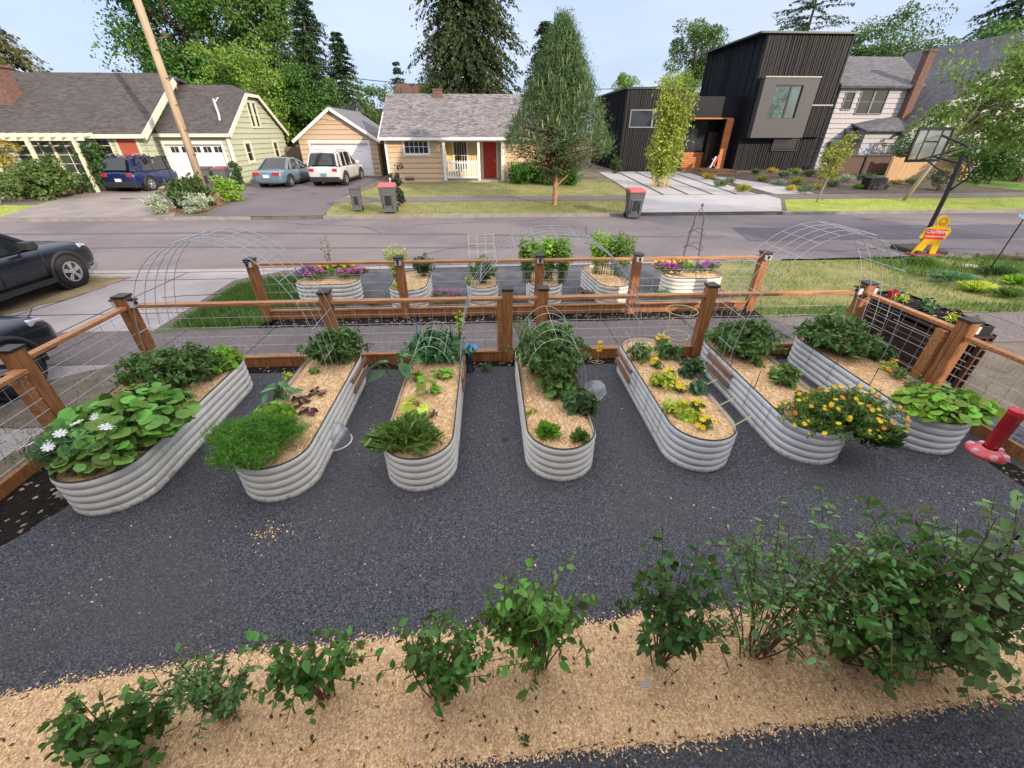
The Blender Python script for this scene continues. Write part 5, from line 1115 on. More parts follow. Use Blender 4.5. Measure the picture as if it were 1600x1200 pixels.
plant('fennel_plant', 'wispy tall herb at the far left corner of the middle bed', 'herb', (.45,5.2,BT), .22, .2, .55, 26, 16, .06, T_BLADE, LG, seed=21, flat=.2)
# ---- bed 5
def marigold(px, py, lab, fm, nf, r_=.10, h=.14, seed=1, lm=LG, sz=.045, nm='marigold_plant'):
    plant(nm, lab, 'flowering plant', B(px,py), r_, r_, h, 13, 10, .045, T_OVAL, lm, seed=seed, sr=.002, flowers=[(fm,nf,sz,T_FLOWER,'tip')] if nf else None, group='small marigolds in the straw')
for i, (px, py, r_, nf, lab) in enumerate([(1100,668,.09,5,'yellow marigold nearest the viewer in the marigold bed'),(1085,640,.10,6,'second yellow marigold from the near end of the marigold bed'),(1063,612,.08,4,'yellow marigold in the middle of its bed beside dark leaves'),(1045,592,.09,3,'yellow marigold half hidden by pepper leaves'),(1025,575,.08,5,'yellow marigold by the tomato cage')]):
    marigold(px, py, lab, FYEL, nf+2, r_*1.15, .12, 50+i, LG, .07)
for i, (px, py, r_, h, lm, lab) in enumerate([(1000,562,.22,.26,LG,'bushy pepper plant at the far left end of the marigold bed'),(1045,560,.22,.30,LT,'leafy plant inside the yellow wire cage'),(1080,585,.24,.26,LD,'spreading dark squash-like plant at the right rim of the marigold bed'),(1035,605,.20,.18,LY,'low yellow-green plant in the middle of the marigold bed'),(1055,645,.18,.14,LY,'pale drooping plant left of the near marigolds'),(1088,613,.10,.16,LBL,'bluish young plant near the right rim of the marigold bed'),(1075,655,.1,.10,LY,'wispy yellow-green seedling between the near marigolds')]):
    plant('pepper_plant', lab, 'vegetable plant', B(px,py), r_, r_*.8, h, 20, 9, .085, T_OVAL, lm, seed=60+i, sr=.003)
marigold(1030, 545, 'yellow flowered plant at the far end beside the wire cage', FYEL, 8, .14, .22, 71, LG, .07)
# ---- bed 6
plant('tomato_plant', 'wide dark bush at the far end of the sixth bed', 'vegetable plant', (3.45,4.92,BT), .56, .48, .46, 100, 15, .07, T_OVAL, LT, seed=72, twigs=3)
plant('basil_plant', 'bright green herb row at the far left rim of the sixth bed', 'herb', (3.30,5.25,BT), .30, .14, .30, 26, 10, .07, T_OVAL, LB, seed=73)
plant('pepper_plant', 'pepper plant in the middle of the sixth bed before the wide bush', 'vegetable plant', B(1222,600), .20, .17, .28, 18, 10, .09, T_OVAL, LG, seed=74)
for i, (px, py, nf, lab) in enumerate([(1185,572,5,'orange marigold under the wide bush in the sixth bed'),(1205,590,4,'orange marigold left of the pepper plant in the sixth bed'),(1250,625,6,'orange marigold in the middle of the sixth bed'),(1275,622,5,'orange marigold by the right rim of the sixth bed'),(1165,560,3,'small orange marigold farthest left in the sixth bed')]):
    marigold(px, py, lab, FOR, nf, .09, .12, 80+i)
plant('coreopsis_bush', 'large bush full of small yellow flowers spilling over the near end of the sixth bed', 'flowering plant', (3.60,3.25,BT-.02), .66, .44, .44, 210, 26, .034, T_OVAL, LG, seed=90, twigs=3, flat=.75, droop=.3, spread=.15, width=.8, flowers=[(FYEL,78,.044,T_FLOWER,'tip'),(FOR,20,.05,T_FLOWER,'tip')])
clump('coreopsis_spill', 'trailing dark foliage hanging down the right side of the yellow-flowered bush', 'flowering plant', (3.92,3.12,.16), .22, .2, .34, 620, .08, LD, T_OVAL, seed=91, flat=.2, width=.8, flowers=[(FYEL,12,.045,T_FLOWER,'tip')])
# ---- bed 7
plant('tomato_plant', 'wide dark tomato bush at the far end of the far right bed', 'vegetable plant', (4.80,4.95,BT), .56, .52, .50, 105, 15, .07, T_OVAL, LT, seed=92, twigs=3)
plant('pepper_plant', 'leafy pepper plant below the tomato bush in the far right bed', 'vegetable plant', B(1368,560), .24, .18, .22, 18, 9, .10, T_OVAL, LD, seed=93)
for i, (px, py, lab) in enumerate([(1400,592,'young pepper with orange fruit beside the dark planter stand'),(1425,610,'young pepper plant in the middle of the far right bed'),(1385,582,'small bronze leaved plant in the far right bed'),(1455,620,'dark small plant just left of the nasturtium')]):
    marigold(px, py, lab, FOR, [3,0,2,1][i], .12, .2, 94+i, [LG,LG,LY,LD][i], .05, 'pepper_seedling')
bigleaf('nasturtium_plant', 'mound of round bright nasturtium leaves at the near end of the far right bed', 'herb', (4.88,3.40,BT), .50, .34, .26, 300, .09, LB, T_ROUND, seed=98)
# ---- wire hoops, stakes and cage in the beds
def hoops(xa, xb, ys, top, label, z0=BT):
    t = thing('plant_hoops', ((xa+xb)/2, ys[0], z0), label, 'wire hoops'); mb = MB()
    for y in ys: mb.tube([((xa+xb)/2+(xb-xa)/2*cos(a), y, z0-.1+(top-z0+.1)*sin(a)**.8) for a in np.linspace(0, pi, 17)], .0036, 4, False)
    for a in (.9, pi/2, pi-.9): mb.tube([((xa+xb)/2+(xb-xa)/2*cos(a), y, z0-.1+(top-z0+.1)*sin(a)**.8) for y in ys], .003, 4, False)
    mb.build('hoop_wire', mat('pale_green_wire', (.42,.55,.40), .4, .2), t)
hoops(-1.02, -.46, [4.35,4.6,4.85,5.1], .88, 'small pale wire hoops over the far end of the third bed')
hoops(.34, 1.10, [4.05,4.3,4.55,4.8,5.05], 1.08, 'pale wire hoops arched over the tall tomato bush of the middle bed')
BLW = mat('blue_stake', (.05,.14,.35), .4)
for i, (x, y, lab) in enumerate([(-.98,5.0,'blue plant stake at the far left of the third bed'),(-.80,5.1,'second blue plant stake from the left, third bed'),(-.55,5.05,'dark plant stake third from the left, third bed'),(-.43,5.0,'rightmost dark stake at the far end of the third bed')]):
    o = MB().tube([(x,y,.3),(x+.01,y,1.02)], .005, 5).build('plant_stake', BLW if i < 2 else BLACK, loc=(x,y,.3)); setp(o, lab, 'stake', 'stakes in the third bed')
YW = mat('pale_yellow_wire', (.62,.55,.22), .5)
t = thing('tomato_cage', (2.55,5.05,BT), 'pale yellow wire tomato cage at the far end of the marigold bed', 'tomato cage')
for z, r_ in ((.98,.20),(.62,.17)): MB().tube([(2.55+r_*cos(a),5.05+r_*sin(a),z) for a in np.linspace(0,2*pi,25)], .005, 5).build('ring', YW, t)
for a in (.4,2.0,3.5,5.1): MB().tube([(2.55+.12*cos(a),5.05+.12*sin(a),.3),(2.55+.20*cos(a),5.05+.20*sin(a),.98)], .004, 4).build('leg', YW, t)
# red stakes in the right-hand beds
for i, (bx, by, lab) in enumerate([(3.09,4.5,'thin reddish stake at the left rim of the sixth bed, far one'),(3.09,3.95,'thin reddish stake at the left rim of the sixth bed, near one'),(4.52,4.5,'thin dark red stake at the left rim of the far right bed, far one'),(4.52,3.95,'thin dark red stake at the left rim of the far right bed, near one'),(5.17,3.9,'thin dark red stake at the right rim of the far right bed')]):
    o = MB().tube([(bx,by,.05),(bx+.01,by+.01,1.25 if i % 2 == 0 else .65)], .0045, 5).build('plant_stake', mat('rusty_stake', (.16,.05,.035), .7), loc=(bx,by,.05)); setp(o, lab, 'stake', 'thin stakes in the right-hand beds')
for i, (bx, by, lab) in enumerate([(2.53,4.0,'pale bamboo stick across the right rim of the marigold bed, far one'),(2.53,3.6,'pale bamboo stick across the right rim of the marigold bed, middle one'),(2.52,3.25,'pale bamboo stick across the right rim of the marigold bed, near one')]):
    o = MB().tube([(bx-.12,by-.05,.44),(bx+.14,by+.05,.50)], .006, 5).build('bamboo_stick', mat('bamboo', (.6,.5,.28), .5), loc=(bx,by,.44)); setp(o, lab, 'stick', 'bamboo sticks on the marigold bed')
# terracotta ollas / wooden pegs
for i, (px, py, lab) in enumerate([(203,608,'short wooden peg beside the tomato bush of the far left bed'),(1300,535,'short rusty post among leaves of the far right bed')]):
    p_ = B(px, py); o = MB().tube([(p_[0],p_[1],BT-.05),(p_[0],p_[1],BT+.2)], .035, 10).build('wooden_peg', mat('peg_wood', (.26,.11,.06), .8), loc=p_); setp(o, lab, 'peg')
# ---- things on the gravel
bbm = mat('blue_glazed', (.03,.16,.42), .2, 0, .2, 6, coat=.6); t = thing('bird_bath', (-.35,5.3,0), 'small blue glazed bird bath on a dark blue pedestal before the front fence', 'bird bath')
MB().lathe([(0,.33),(.10,.34),(.155,.365),(.165,.385),(.15,.38),(.09,.355),(0,.35)][::1], (-.35,5.3,0), 28).build('bowl', bbm, t, smooth=True)
MB().lathe([(0,0),(.085,0),(.09,.03),(.055,.06),(.05,.2),(.065,.33),(0,.33)], (-.35,5.3,0), 20).build('pedestal', mat('dark_blue_glaze', (.012,.03,.09), .25, coat=.5), t, smooth=True)
plant('lavender_plant', 'small grey-green lavender tuft at the fence right of the bird bath', 'herb', (-.08,5.28,0), .14, .10, .16, 20, 10, .05, T_BLADE, LBL, seed=99)
t = thing('glass_cloche', (-1.79,3.72,0), 'clear glass cloche dome sitting on gravel between the second and third beds', 'cloche')
MB().lathe([(.17,0),(.165,.01),(.155,.10),(.12,.19),(.06,.235),(0,.25)], (-1.79,3.72,.02), 28).build('dome', clear('cloche_glass', (.92,.95,1), .08), t, smooth=True)
MB().lathe([(0,.25),(.022,.255),(.03,.28),(.018,.30),(0,.305)], (-1.79,3.72,.02), 16).build('knob', clear('cloche_knob', (.8,.8,.9), .05), t, smooth=True)
MB().tube([(-1.79+.17*cos(a),3.72+.17*sin(a),.028) for a in np.linspace(0,2*pi,33)], .008, 6).build('rim', mat('glass_rim', (.75,.78,.8), .15), t)
t = thing('glass_cloche', (1.18,4.15,.3), 'clear plastic cloche tipped against the right side of the middle bed', 'cloche')
MB().lathe([(.14,0),(.13,.10),(.09,.18),(0,.21)], (0,0,0), 20).build('dome', clear('cloche_glass'), t, smooth=True, world=False); t.rotation_euler = (.3,.9,0)
t = thing('flower_stake', (1.60,5.42,0), 'yellow flower ornament on a bent wire stake by the front fence', 'garden ornament')
MB().tube([(1.60,5.42,0),(1.60,5.42,.22)]+[(1.60+.0,5.42,.22)], .004, 4).build('wire', YW, t); MB().tube([(1.60+.09*cos(a),5.42+.05*sin(a),.03) for a in np.linspace(0,2*pi,15)], .004, 4).build('loop', YW, t)
leaves('petals', FYEL, t, np.array([(1.60,5.40,.22+.025*k) for k in range(7)]), rdir(np.random.default_rng(3),7), .09, T_FIVE)
rock('rock', .12, 3.66, .06, .05, .05, 'dark stone on the gravel against the left side of the middle bed', mat('dark_rock', (.06,.055,.055), .9), 7)
# weed
clump('weed', 'small green weed at the edge of the straw strip, between bushes', 'plant', (-.95,1.5,0), .05, .04, .07, 40, .05, LG, T_BLADE, seed=101)
# ---- berry bushes in the straw strip
def berry(i, c, top, rx, ry, h, lab, ns=16, lps=16, ll=.06, m=BLU, lean=(0,0), seed=0, **k):
    return plant('berry_bush', lab, 'bush', (c[0],c[1],.01), rx, ry, h, ns, lps, ll, k.pop('tmpl', T_OVAL), m, k.pop('sm', REDSTEM), sr=.006, seed=200+i, lean=lean, group='berry bushes in the straw strip', t0=k.pop('t0', .30), flat=k.pop('flat', .45), twigs=k.pop('twigs', 2), width=k.pop('width', 1.3), out=.75, vary=.45, lo=.3, **k)
berry(1, (-2.14,1.02), 0, .32, .24, .56, 'berry bush farthest left in the straw strip, dark broad leaves', 20, 12, .06, lean=(.02,0), flat=.6)
berry(2, (-1.66,1.15), 0, .27, .2, .66, 'fine-leaved bluish berry bush, second from the left in the straw strip', 20, 20, .04, BLU2, width=.9)
berry(3, (-1.10,1.22), 0, .32, .2, .80, 'open airy berry bush, third from the left with bare gaps', 15, 12, .055)
berry(4, (-.40,1.16), 0, .30, .18, .92, 'upright berry bush left of the fullest middle one', 20, 14, .055, lean=(.05,0), flat=.6)
berry(5, (.26,1.30), 0, .30, .2, 1.0, 'fullest berry bush in the middle of the straw strip', 24, 16, .054, lean=(-.03,0), m=leafm('leaf_berry_bright', (0.128,0.293,0.049), .4))
berry(6, (1.05,1.30), 0, .34, .24, 1.12, 'tall dark berry bush leaning right of the middle with low hanging branch', 22, 16, .052, lean=(-.04,0), m=leafm('leaf_berry_dark', (0.055,0.142,0.031), .4))
berry(7, (1.70,1.30), 0, .50, .28, 1.32, 'tall berry bush with bare reddish twigs and fine leaves', 22, 18, .045, m=BLU2, lean=(.12,.10), t0=.5, width=1.0, twigs=5)
berry(8, (2.28,1.25), 0, .42, .28, 1.30, 'dense fine-leaved berry bush second from the right', 38, 20, .050, flat=.7, m=BLU, lean=(.0,.08), twigs=4)
berry(9, (2.66,1.20), 0, .52, .28, 1.50, 'large pale-leaved berry bush at the right edge behind the black rod', 46, 19, .064, flat=.75, m=leafm('leaf_berry_pale', (0.178,0.313,0.104), .35), twigs=3, lean=(-.02,0))
for i, (px, py, lab) in enumerate([(1010,1068,'crumpled white plant tag on the straw by the tall dark bush'),(1197,1012,'white plant tag at the foot of the bare-twigged bush'),(1305,1012,'white and black plant tag among low leaves on the right'),(358,1092,'white plant tag in the second bush from the left')]):
    p_ = G(px, py, .04); mb = MB(); mb.obox(p_, (.035,.004,0), (0,.012,.018), (0,-.001,.0015)); mb.beam((p_[0],p_[1]+.01,0),p_,.006,.002); o = mb.build('plant_tag', WHITE, loc=p_); setp(o, lab, 'plant tag')
for i, (px, py, lab) in enumerate([(1165,1130,'small dark clod on the straw right of the low branch'),(1255,1113,'dark dead leaf clod on the straw under the bare-twigged bush'),(1025,1142,'small dark clod at the near edge of the straw, middle')]):
    p_ = G(px, py, .02); rock('clod', p_[0], p_[1], .022, .018, .025, lab, SOIL, 30+i)
plant('weed', 'tiny dark weed at the near edge of the straw strip, left of centre', 'plant', (.12,.93,.01), .035, .03, .07, 6, 4, .03, T_OVAL, LD, seed=300, sr=.002)
# ---- hummingbird feeder on its hook
RG = mat('red_glass', (.36,.006,.012), .08, 0, .2, coat=1, spec=.8); RP = mat('red_plastic', (.60,.02,.03), .3)
t = thing('hummingbird_feeder', (2.26,1.6,1.76), 'red hummingbird feeder with red bottle hanging at the right edge', 'bird feeder')
F0 = np.array(YP(1540,708,1.6)); FS = .84
def fl_(prof): return [(r*FS, z*FS) for r, z in prof]
MB().lathe(fl_([(0,-.01),(.085,-.01),(.105,.0),(.105,.018),(.06,.035),(.04,.05)]), F0, 28).build('base', mat('pink_red_base', (.60,.045,.06), .25, 0, .1, coat=.6), t, smooth=True)
for k in range(6): a = 2*pi*k/6; MB().lathe([(0,.022),(.014,.02),(.02,.008),(.02,0)], F0+np.array((.07*cos(a),.07*sin(a),.010)), 10).build('feeding_port', mat('white_red_ports', (.70,.30,.33), .4), t)
MB().lathe(fl_([(.034,.045),(.036,.06),(.040,.08),(.040,.31),(.036,.32)]), F0, 6).build('bottle', RG, t)
MB().lathe(fl_([(.042,.315),(.043,.345),(.02,.355),(0,.36)]), F0, 20).build('cap', RP, t)
MB().tube([F0+np.array((0,0,.355*FS)), F0+np.array((.02,0,.40)), (F0[0]+.05,1.6,1.90)], .003, 5).build('hanger_wire', ALLOY, t)
t = thing('shepherd_hook', (3.12,1.45,0), 'black iron hook pole standing among the right-hand bushes', 'hook pole')
fx = F0[0]+.03; hx = 3.12; c_ = (hx+fx)/2; rr_ = (hx-fx)/2; Yh = 1.45
pts = [(hx,Yh,0),(hx,Yh,1.95)]+[(c_+rr_*cos(a),Yh+.15*(1-cos(a))/2,1.95+.2*sin(a)) for a in np.linspace(0,pi,14)]+[(fx,1.6,1.92),(fx+.02,1.6,1.90),(fx+.04,1.6,1.915)]
MB().tube(pts, .007, 6).build('rod', BLACK, t)
# ---- dark planter stand outside the right fence
t = thing('planter_stand', (6.2,5.0,0), 'dark brown slatted planter stand with two black trays behind the right fence', 'planter stand'); DK = mat('dark_red_brown_slats', (.065,.025,.02), .75, 0, .4, 3, bump=.4, mscale=(6,.8,6), col2=(.025,.012,.01))
mb = MB()
for k in range(7): mb.box(5.72,5.745,4.35,5.75,.06+k*.115,.155+k*.115); mb.box(6.30,6.32,4.35,5.75,.06+k*.115,.155+k*.115)
mb.build('slats', DK, t)
for x in (5.76,6.26):
    for y in (4.38,5.68): mb = MB(); mb.box(x,x+.05,y,y+.06,0,.86); mb.build('leg', mat('old_brown_wood', (.16,.09,.06), .8), t)
mb = MB(); mb.box(5.72,6.32,4.35,5.76,.80,.83); mb.build('shelf', DK, t)
for i, (ya, yb, lab) in enumerate([(4.38,5.04,'black plastic tray of seedlings, nearer one on the dark stand'),(5.08,5.74,'black plastic tray with red pot and pale seedlings, farther one on the dark stand')]):
    tr = thing('seedling_tray', (6.0,(ya+yb)/2,.83), lab, 'tray', 'black trays on the planter stand'); mb = MB()
    mb.box(5.76,6.26,ya,yb,.832,.845); mb.box(5.76,5.775,ya,yb,.845,.95); mb.box(6.245,6.26,ya,yb,.845,.95); mb.box(5.775,6.245,ya,ya+.015,.845,.95); mb.box(5.775,6.245,yb-.015,yb,.845,.95); mb.build('tray', BLACK, tr)
    mb = MB(); mb.box(5.776,6.244,ya+.016,yb-.016,.846,.92); mb.build('potting_soil', SOIL, tr)
rr = np.random.default_rng(8); labs = ['dark leafy seedling at the near end of the black trays','pale yellow-green seedling by the near post top','purple-leaved seedling in the nearer tray','pale seedling in the middle of the black trays','dark seedling left of the middle in the trays','bright yellow-green seedling beside the red pot','green seedling at the far end of the black trays']
for i, (y, m_) in enumerate([(4.5,LD),(4.62,LY),(4.78,PURP),(4.98,LBL),(5.18,LD),(5.36,LY),(5.66,LG)]): plant('seedling', labs[i], 'seedling', (6.02+.08*(-1)**i,y,.92), .13, .09, .13, 9, 6, .06, T_OVAL, m_, seed=400+i, sr=.002, group='seedlings in the black trays')
o = MB().lathe([(0,0),(.05,0),(.065,.1),(.055,.1),(.05,.02)], (5.95,5.55,.92), 16).build('plant_pot', mat('red_pot', (.55,.03,.03), .4), loc=(5.95,5.55,.92)); setp(o, 'small red pot standing in the farther black tray', 'pot')
# ---- strip planters beyond the second fence
def planter(x, y, w, L_, lab, rz=0, h=.42): return raised_bed(x, y, w, L_, lab, GALV, h, 'planter', 'metal planter', 'small corrugated planters on the street strip', rz, ties=False)
planter(-2.70, 8.5, .62, 1.25, 'oval metal planter with yellow and purple pansies, leftmost on the street strip', pi/2)
planter(-1.62, 7.72, .72, 1.35, 'metal planter with straw and a tall pale herb, second from left on the street strip')
planter(-.15, 7.80, .60, .9, 'round metal planter with white wire trellis, third from left on the street strip')
planter(1.12, 7.80, .66, 1.1, 'metal planter full of tall broad beans, just right of the strip middle')
planter(2.55, 7.75, .66, 1.6, 'long metal planter of broad beans, second from right on the street strip', .12)
planter(4.95, 8.50, .62, 1.25, 'oval metal planter with pansies and marigolds, rightmost on the street strip', pi/2)
def pansies(x0, x1, y0, y1, z, specs, seed, nm='pansy_plant'):
    rng = np.random.default_rng(seed)
    for i, (u, v, fm, lab, n) in enumerate(specs):
        clump(nm, lab, 'flowering plant', (x0+(x1-x0)*u, y0+(y1-y0)*v, z), .19, .16, .20, 200, .07, LG if fm is not LB else LB, T_OVAL, seed=seed+i, width=.8, flowers=[(fm,n+8,.065,T_FIVE,'tip')] if fm is not LB else None, group='pansies and leaves in the metal planters')
for k, (x0, x1, nm_) in enumerate([(-3.98,-2.66,'leftmost'),(3.68,4.95,'rightmost')]):
    D = FPUR if k == 0 else FMAG; E_ = FMAG if k == 0 else FPUR
    pansies(x0, x1, 8.6, 9.15, .40, [(.08,.25,D,f'dark violet pansies at the left tip of the {nm_} planter',22),(.28,.1,FMAG,f'magenta pansies front left in the {nm_} planter',20),(.72,.12,E_,f'purple pansies front right in the {nm_} planter',22),(.93,.35,E_,f'pinkish purple pansies at the right tip of the {nm_} planter',26),
        (.30,.85,FYEL,f'yellow pansies back left in the {nm_} planter',24),(.52,.9,FYEL,f'yellow pansies at the back of the {nm_} planter',14),(.72 if k == 0 else .12,.75,FYEL,f'golden yellow flowers showing brightest in the {nm_} planter',26),(.5,.4,LB,f'bright leafy herb in the middle of the {nm_} planter',0),(.12,.6,D,f'purple pansies back left in the {nm_} planter',16)], 500+20*k)
plant('rose_stem', 'tall thin branching stem with reddish tips rising from the leftmost planter', 'plant', (-3.35,8.85,.4), .22, .15, .95, 7, 7, .06, T_OVAL, leafm('leaf_reddish',(.16,.12,.05)), seed=520, flat=.3, sr=.004)
plant('fennel_plant', 'tall pale airy herb in the second planter from left', 'herb', (-1.82,8.15,.38), .26, .25, .85, 34, 16, .055, T_OVAL, LY, seed=521, flat=.2)
plant('pepper_plant', 'dark glossy bush at the far end of the second planter from left', 'vegetable plant', (-1.42,8.8,.38), .30, .2, .50, 30, 12, .09, T_OVAL, LD, seed=522)
plant('lettuce_plant', 'low yellow-green leaves at the near end of the second planter from left', 'lettuce', (-1.80,7.95,.38), .15, .15, .15, 12, 7, .06, T_OVAL, LY, seed=523)
plant('tomato_plant', 'bushy green plant under the white trellis in the third planter from left', 'vegetable plant', (-.15,8.25,.38), .36, .28, .62, 46, 12, .085, T_OVAL, LT, seed=524)
plant('pepper_plant', 'loose pale plant along the left rim of the third planter', 'vegetable plant', (-.42,8.05,.38), .12, .12, .25, 10, 7, .06, T_OVAL, LY, seed=525)
for i, (x, y, rx, lab, sd) in enumerate([(.78,8.3,.22,'left clump of tall broad beans in the planter right of the strip middle',530),(1.18,8.35,.30,'main clump of tall broad beans right of the strip middle',531),(1.45,8.2,.18,'right edge clump of tall broad beans right of the strip middle',532),(2.35,8.75,.3,'left clump of tall broad beans in the second planter from right',533),(2.75,8.6,.3,'right clump of tall broad beans in the second planter from right',534)]):
    plant('broad_bean_plant', lab, 'vegetable plant', (x,y,.36), rx, .30, .92, 50, 20, .075, T_OVAL, LB if i % 2 else LG, seed=sd, flat=.12, droop=-.1, spread=.7, group='broad bean clumps on the street strip')
for i, (px, py, lab) in enumerate([(655,462,'magenta flowers at the foot of the second planter'),(690,456,'brighter magenta flowers left of the trellis planter'),(712,458,'low magenta flowers touching the trellis planter'),(918,456,'magenta flowers low between the two bean planters'),(945,458,'purple flowers low beside the second bean planter'),(268,488,'')]):
    if not lab: continue
    p_ = G(px, py, .15); clump('dianthus_plant', lab, 'flowering plant', (p_[0],p_[1],0), .26, .2, .2, 260, .08, LG, T_BLADE, seed=540+i, flowers=[(FMAG,34,.05,T_FIVE,'tip')], group='magenta ground flowers on the street strip')
for i, (x, y, r_, lab) in enumerate([(-3.0,7.9,.2,'low green tuft between first and second planters'),(-.9,8.1,.35,'dark ground cover behind the magenta flowers'),(.4,8.2,.3,'leafy ground plant left of the bean planter'),(1.95,8.2,.3,'leafy ground plant between the bean planters'),(3.6,8.2,.35,'green tuft left of the rightmost planter'),(-2.35,8.0,.2,'small tuft near the rim of the second planter'),(-3.95,9.6,.4,'lavender-like weeds on the corner of the grass')]):
    clump('ground_plant', lab, 'plant', (x,y,0), r_, r_*.7, .22, 260, .1, LG if i % 2 else LBL, T_BLADE, seed=560+i, width=1.5)
# white trellis, obelisk, glass bird
t = thing('wire_trellis', (-.16,8.35,.3), 'white square wire trellis standing in the third planter', 'trellis'); mb = MB()
for k in range(4): x = -.40+k*.165; mb.tube([(x,8.35,.35),(x,8.37,1.33)], .004 if k in (0,3) else .003, 4)
for z in (.5,.66,.82,.98,1.14,1.31): mb.tube([(-.40,8.35,z),(.095,8.35,z)], .003, 4)
mb.build('wire', mat('faded_white_wire', (.55,.53,.5), .5), t)
t = thing('obelisk_trellis', (4.30,8.65,.35), 'dark twisted metal obelisk rising behind the rightmost planter', 'trellis'); mb = MB(); oc = (4.32,8.7)
for k in range(4):
    a = 2*pi*k/4+.4; mb.tube([(oc[0]+r_*cos(a),oc[1]+r_*sin(a),z) for r_, z in ((.24,.3),(.22,.7),(.17,1.15),(.12,1.4),(.13,1.5),(.07,1.62),(0,1.72))], .007, 5)
for z, r_ in ((.6,.23),(.95,.2),(1.25,.16)): mb.tube([(oc[0]+r_*cos(a),oc[1]+r_*sin(a),z+.05*sin(2*a)) for a in np.linspace(0,2*pi,17)], .006, 4)
mb.lathe([(0,-.04),(.03,0),(0,.05)], (oc[0],oc[1],1.76), 8); mb.build('frame', mat('dark_iron', (.10,.09,.095), .5, .6), t)
t = thing('glass_bird_feeder', (-.12,7.0,.6), 'white bowl-shaped glass ornament hanging on the second fence', 'ornament')
gb_ = YP(760,462,7.3); MB().lathe([(0,-.09),(.06,-.07),(.085,0),(.06,.07),(0,.1)], gb_, 18).build('globe', mat('milky_glass', (.70,.78,.80), .1, coat=.8), t, smooth=True)
MB().lathe([(0,-.10),(.13,-.09),(.15,-.07),(.13,-.08),(0,-.088)], gb_, 24).build('dish', WHITE, t, smooth=True); MB().tube([(gb_[0],gb_[1],gb_[2]+.1),(gb_[0]-.05,gb_[1]+.1,1.03)], .003, 4).build('hanger', WIRE, t)
t.location = (0,0,0)
for ch in t.children: pass
# herbs at the far right of the near verge
for i, (px, py, r_, m_, lab) in enumerate([(1480,440,.6,LBL,'grey-green herb patch by the pale stone on the right verge'),(1555,430,.5,LD,'dark leafy perennial near the thin rod on the right verge'),(1590,445,.5,LB,'bright green perennial clump at the right edge of the verge'),(1575,465,.4,LG,'leafy clump above the sidewalk at the right edge'),(1440,415,.5,LG,'grass-like clump before the basketball hoop'),(1520,455,.4,LY,'yellow-green patch right of the planter stand')]):
    p_ = G(px, py); clump('perennial_plant', lab, 'plant', (p_[0],p_[1],0), r_, r_*.6, .26, 700, .13, m_, T_BLADE, seed=600+i, width=1.8)
# ================================================================ TREES AND SHRUBS
def tree(name, label, base, h, rx, rz_, cz, K, M, ls, m, seed, trunk=.2, ry=None, cat='tree', group=None, bark=None, lean=(0,0), hollow=.35, cl=.28, limbs=14, tmpl=T_DIA, cx=0):
    rng = np.random.default_rng(seed); t = thing(name, base, label, cat, group); b = np.array(base, float); ry = ry or rx
    if cat == 'tree' and ls > .25: M = int(M*2.8); ls *= .5
    d = rdir(rng, K); q = rng.uniform(hollow, 1, K)**.6; lump = 1+.14*np.sin(d[:,0]*5+seed)+.12*np.sin(d[:,2]*7+seed*2)
    C = np.stack([d[:,0]*rx*q*lump, d[:,1]*ry*q*lump, d[:,2]*rz_*q*lump+cz], 1)+b; C[:,0] += lean[0]*(C[:,2]-b[2])/h+cx; C[:,1] += lean[1]*(C[:,2]-b[2])/h
    C[:,2] = np.maximum(C[:,2], b[2]+.15)
    cr = cl*min(rx, rz_)*rng.uniform(.5, 1.35, K)
    i = rng.integers(0, K, K*M); off = rdir(rng, K*M)*(rng.uniform(.25,1,K*M)**.5)[:,None]; P_ = C[i]+off*cr[i][:,None]*np.array((1.15,1.15,.75))
    A_ = off*.7+rng.normal(size=(K*M,3))*.6+np.array((0,0,-.15)); up = unit(off+np.array((0,0,.8))+rng.normal(size=(K*M,3))*.4)
    leaves('crown', m, t, P_, A_, ls*rng.uniform(.6,1.4,K*M), tmpl, up=up)
    mb = MB(); top = b+np.array((lean[0],lean[1],cz+rz_*.45)); mid = b+(top-b)*.5+rng.normal(size=3)*trunk*.5
    mb.tube([b-np.array((0,0,.1)), b+(mid-b)*.5, mid, top], [trunk*1.2, trunk, trunk*.75, trunk*.2], 8)
    o = np.argsort(-cr)[:limbs]
    for j in o:
        s = rng.uniform(.25,.8); p = b+(top-b)*s; q_ = C[j]; mb.tube([p, (p+q_)/2+np.array((0,0,.08*h*.3)), q_], [trunk*.4*(1-s*.5), trunk*.22, trunk*.06], 5)
    mb.build('trunk', bark or BARK, t, smooth=True); return t
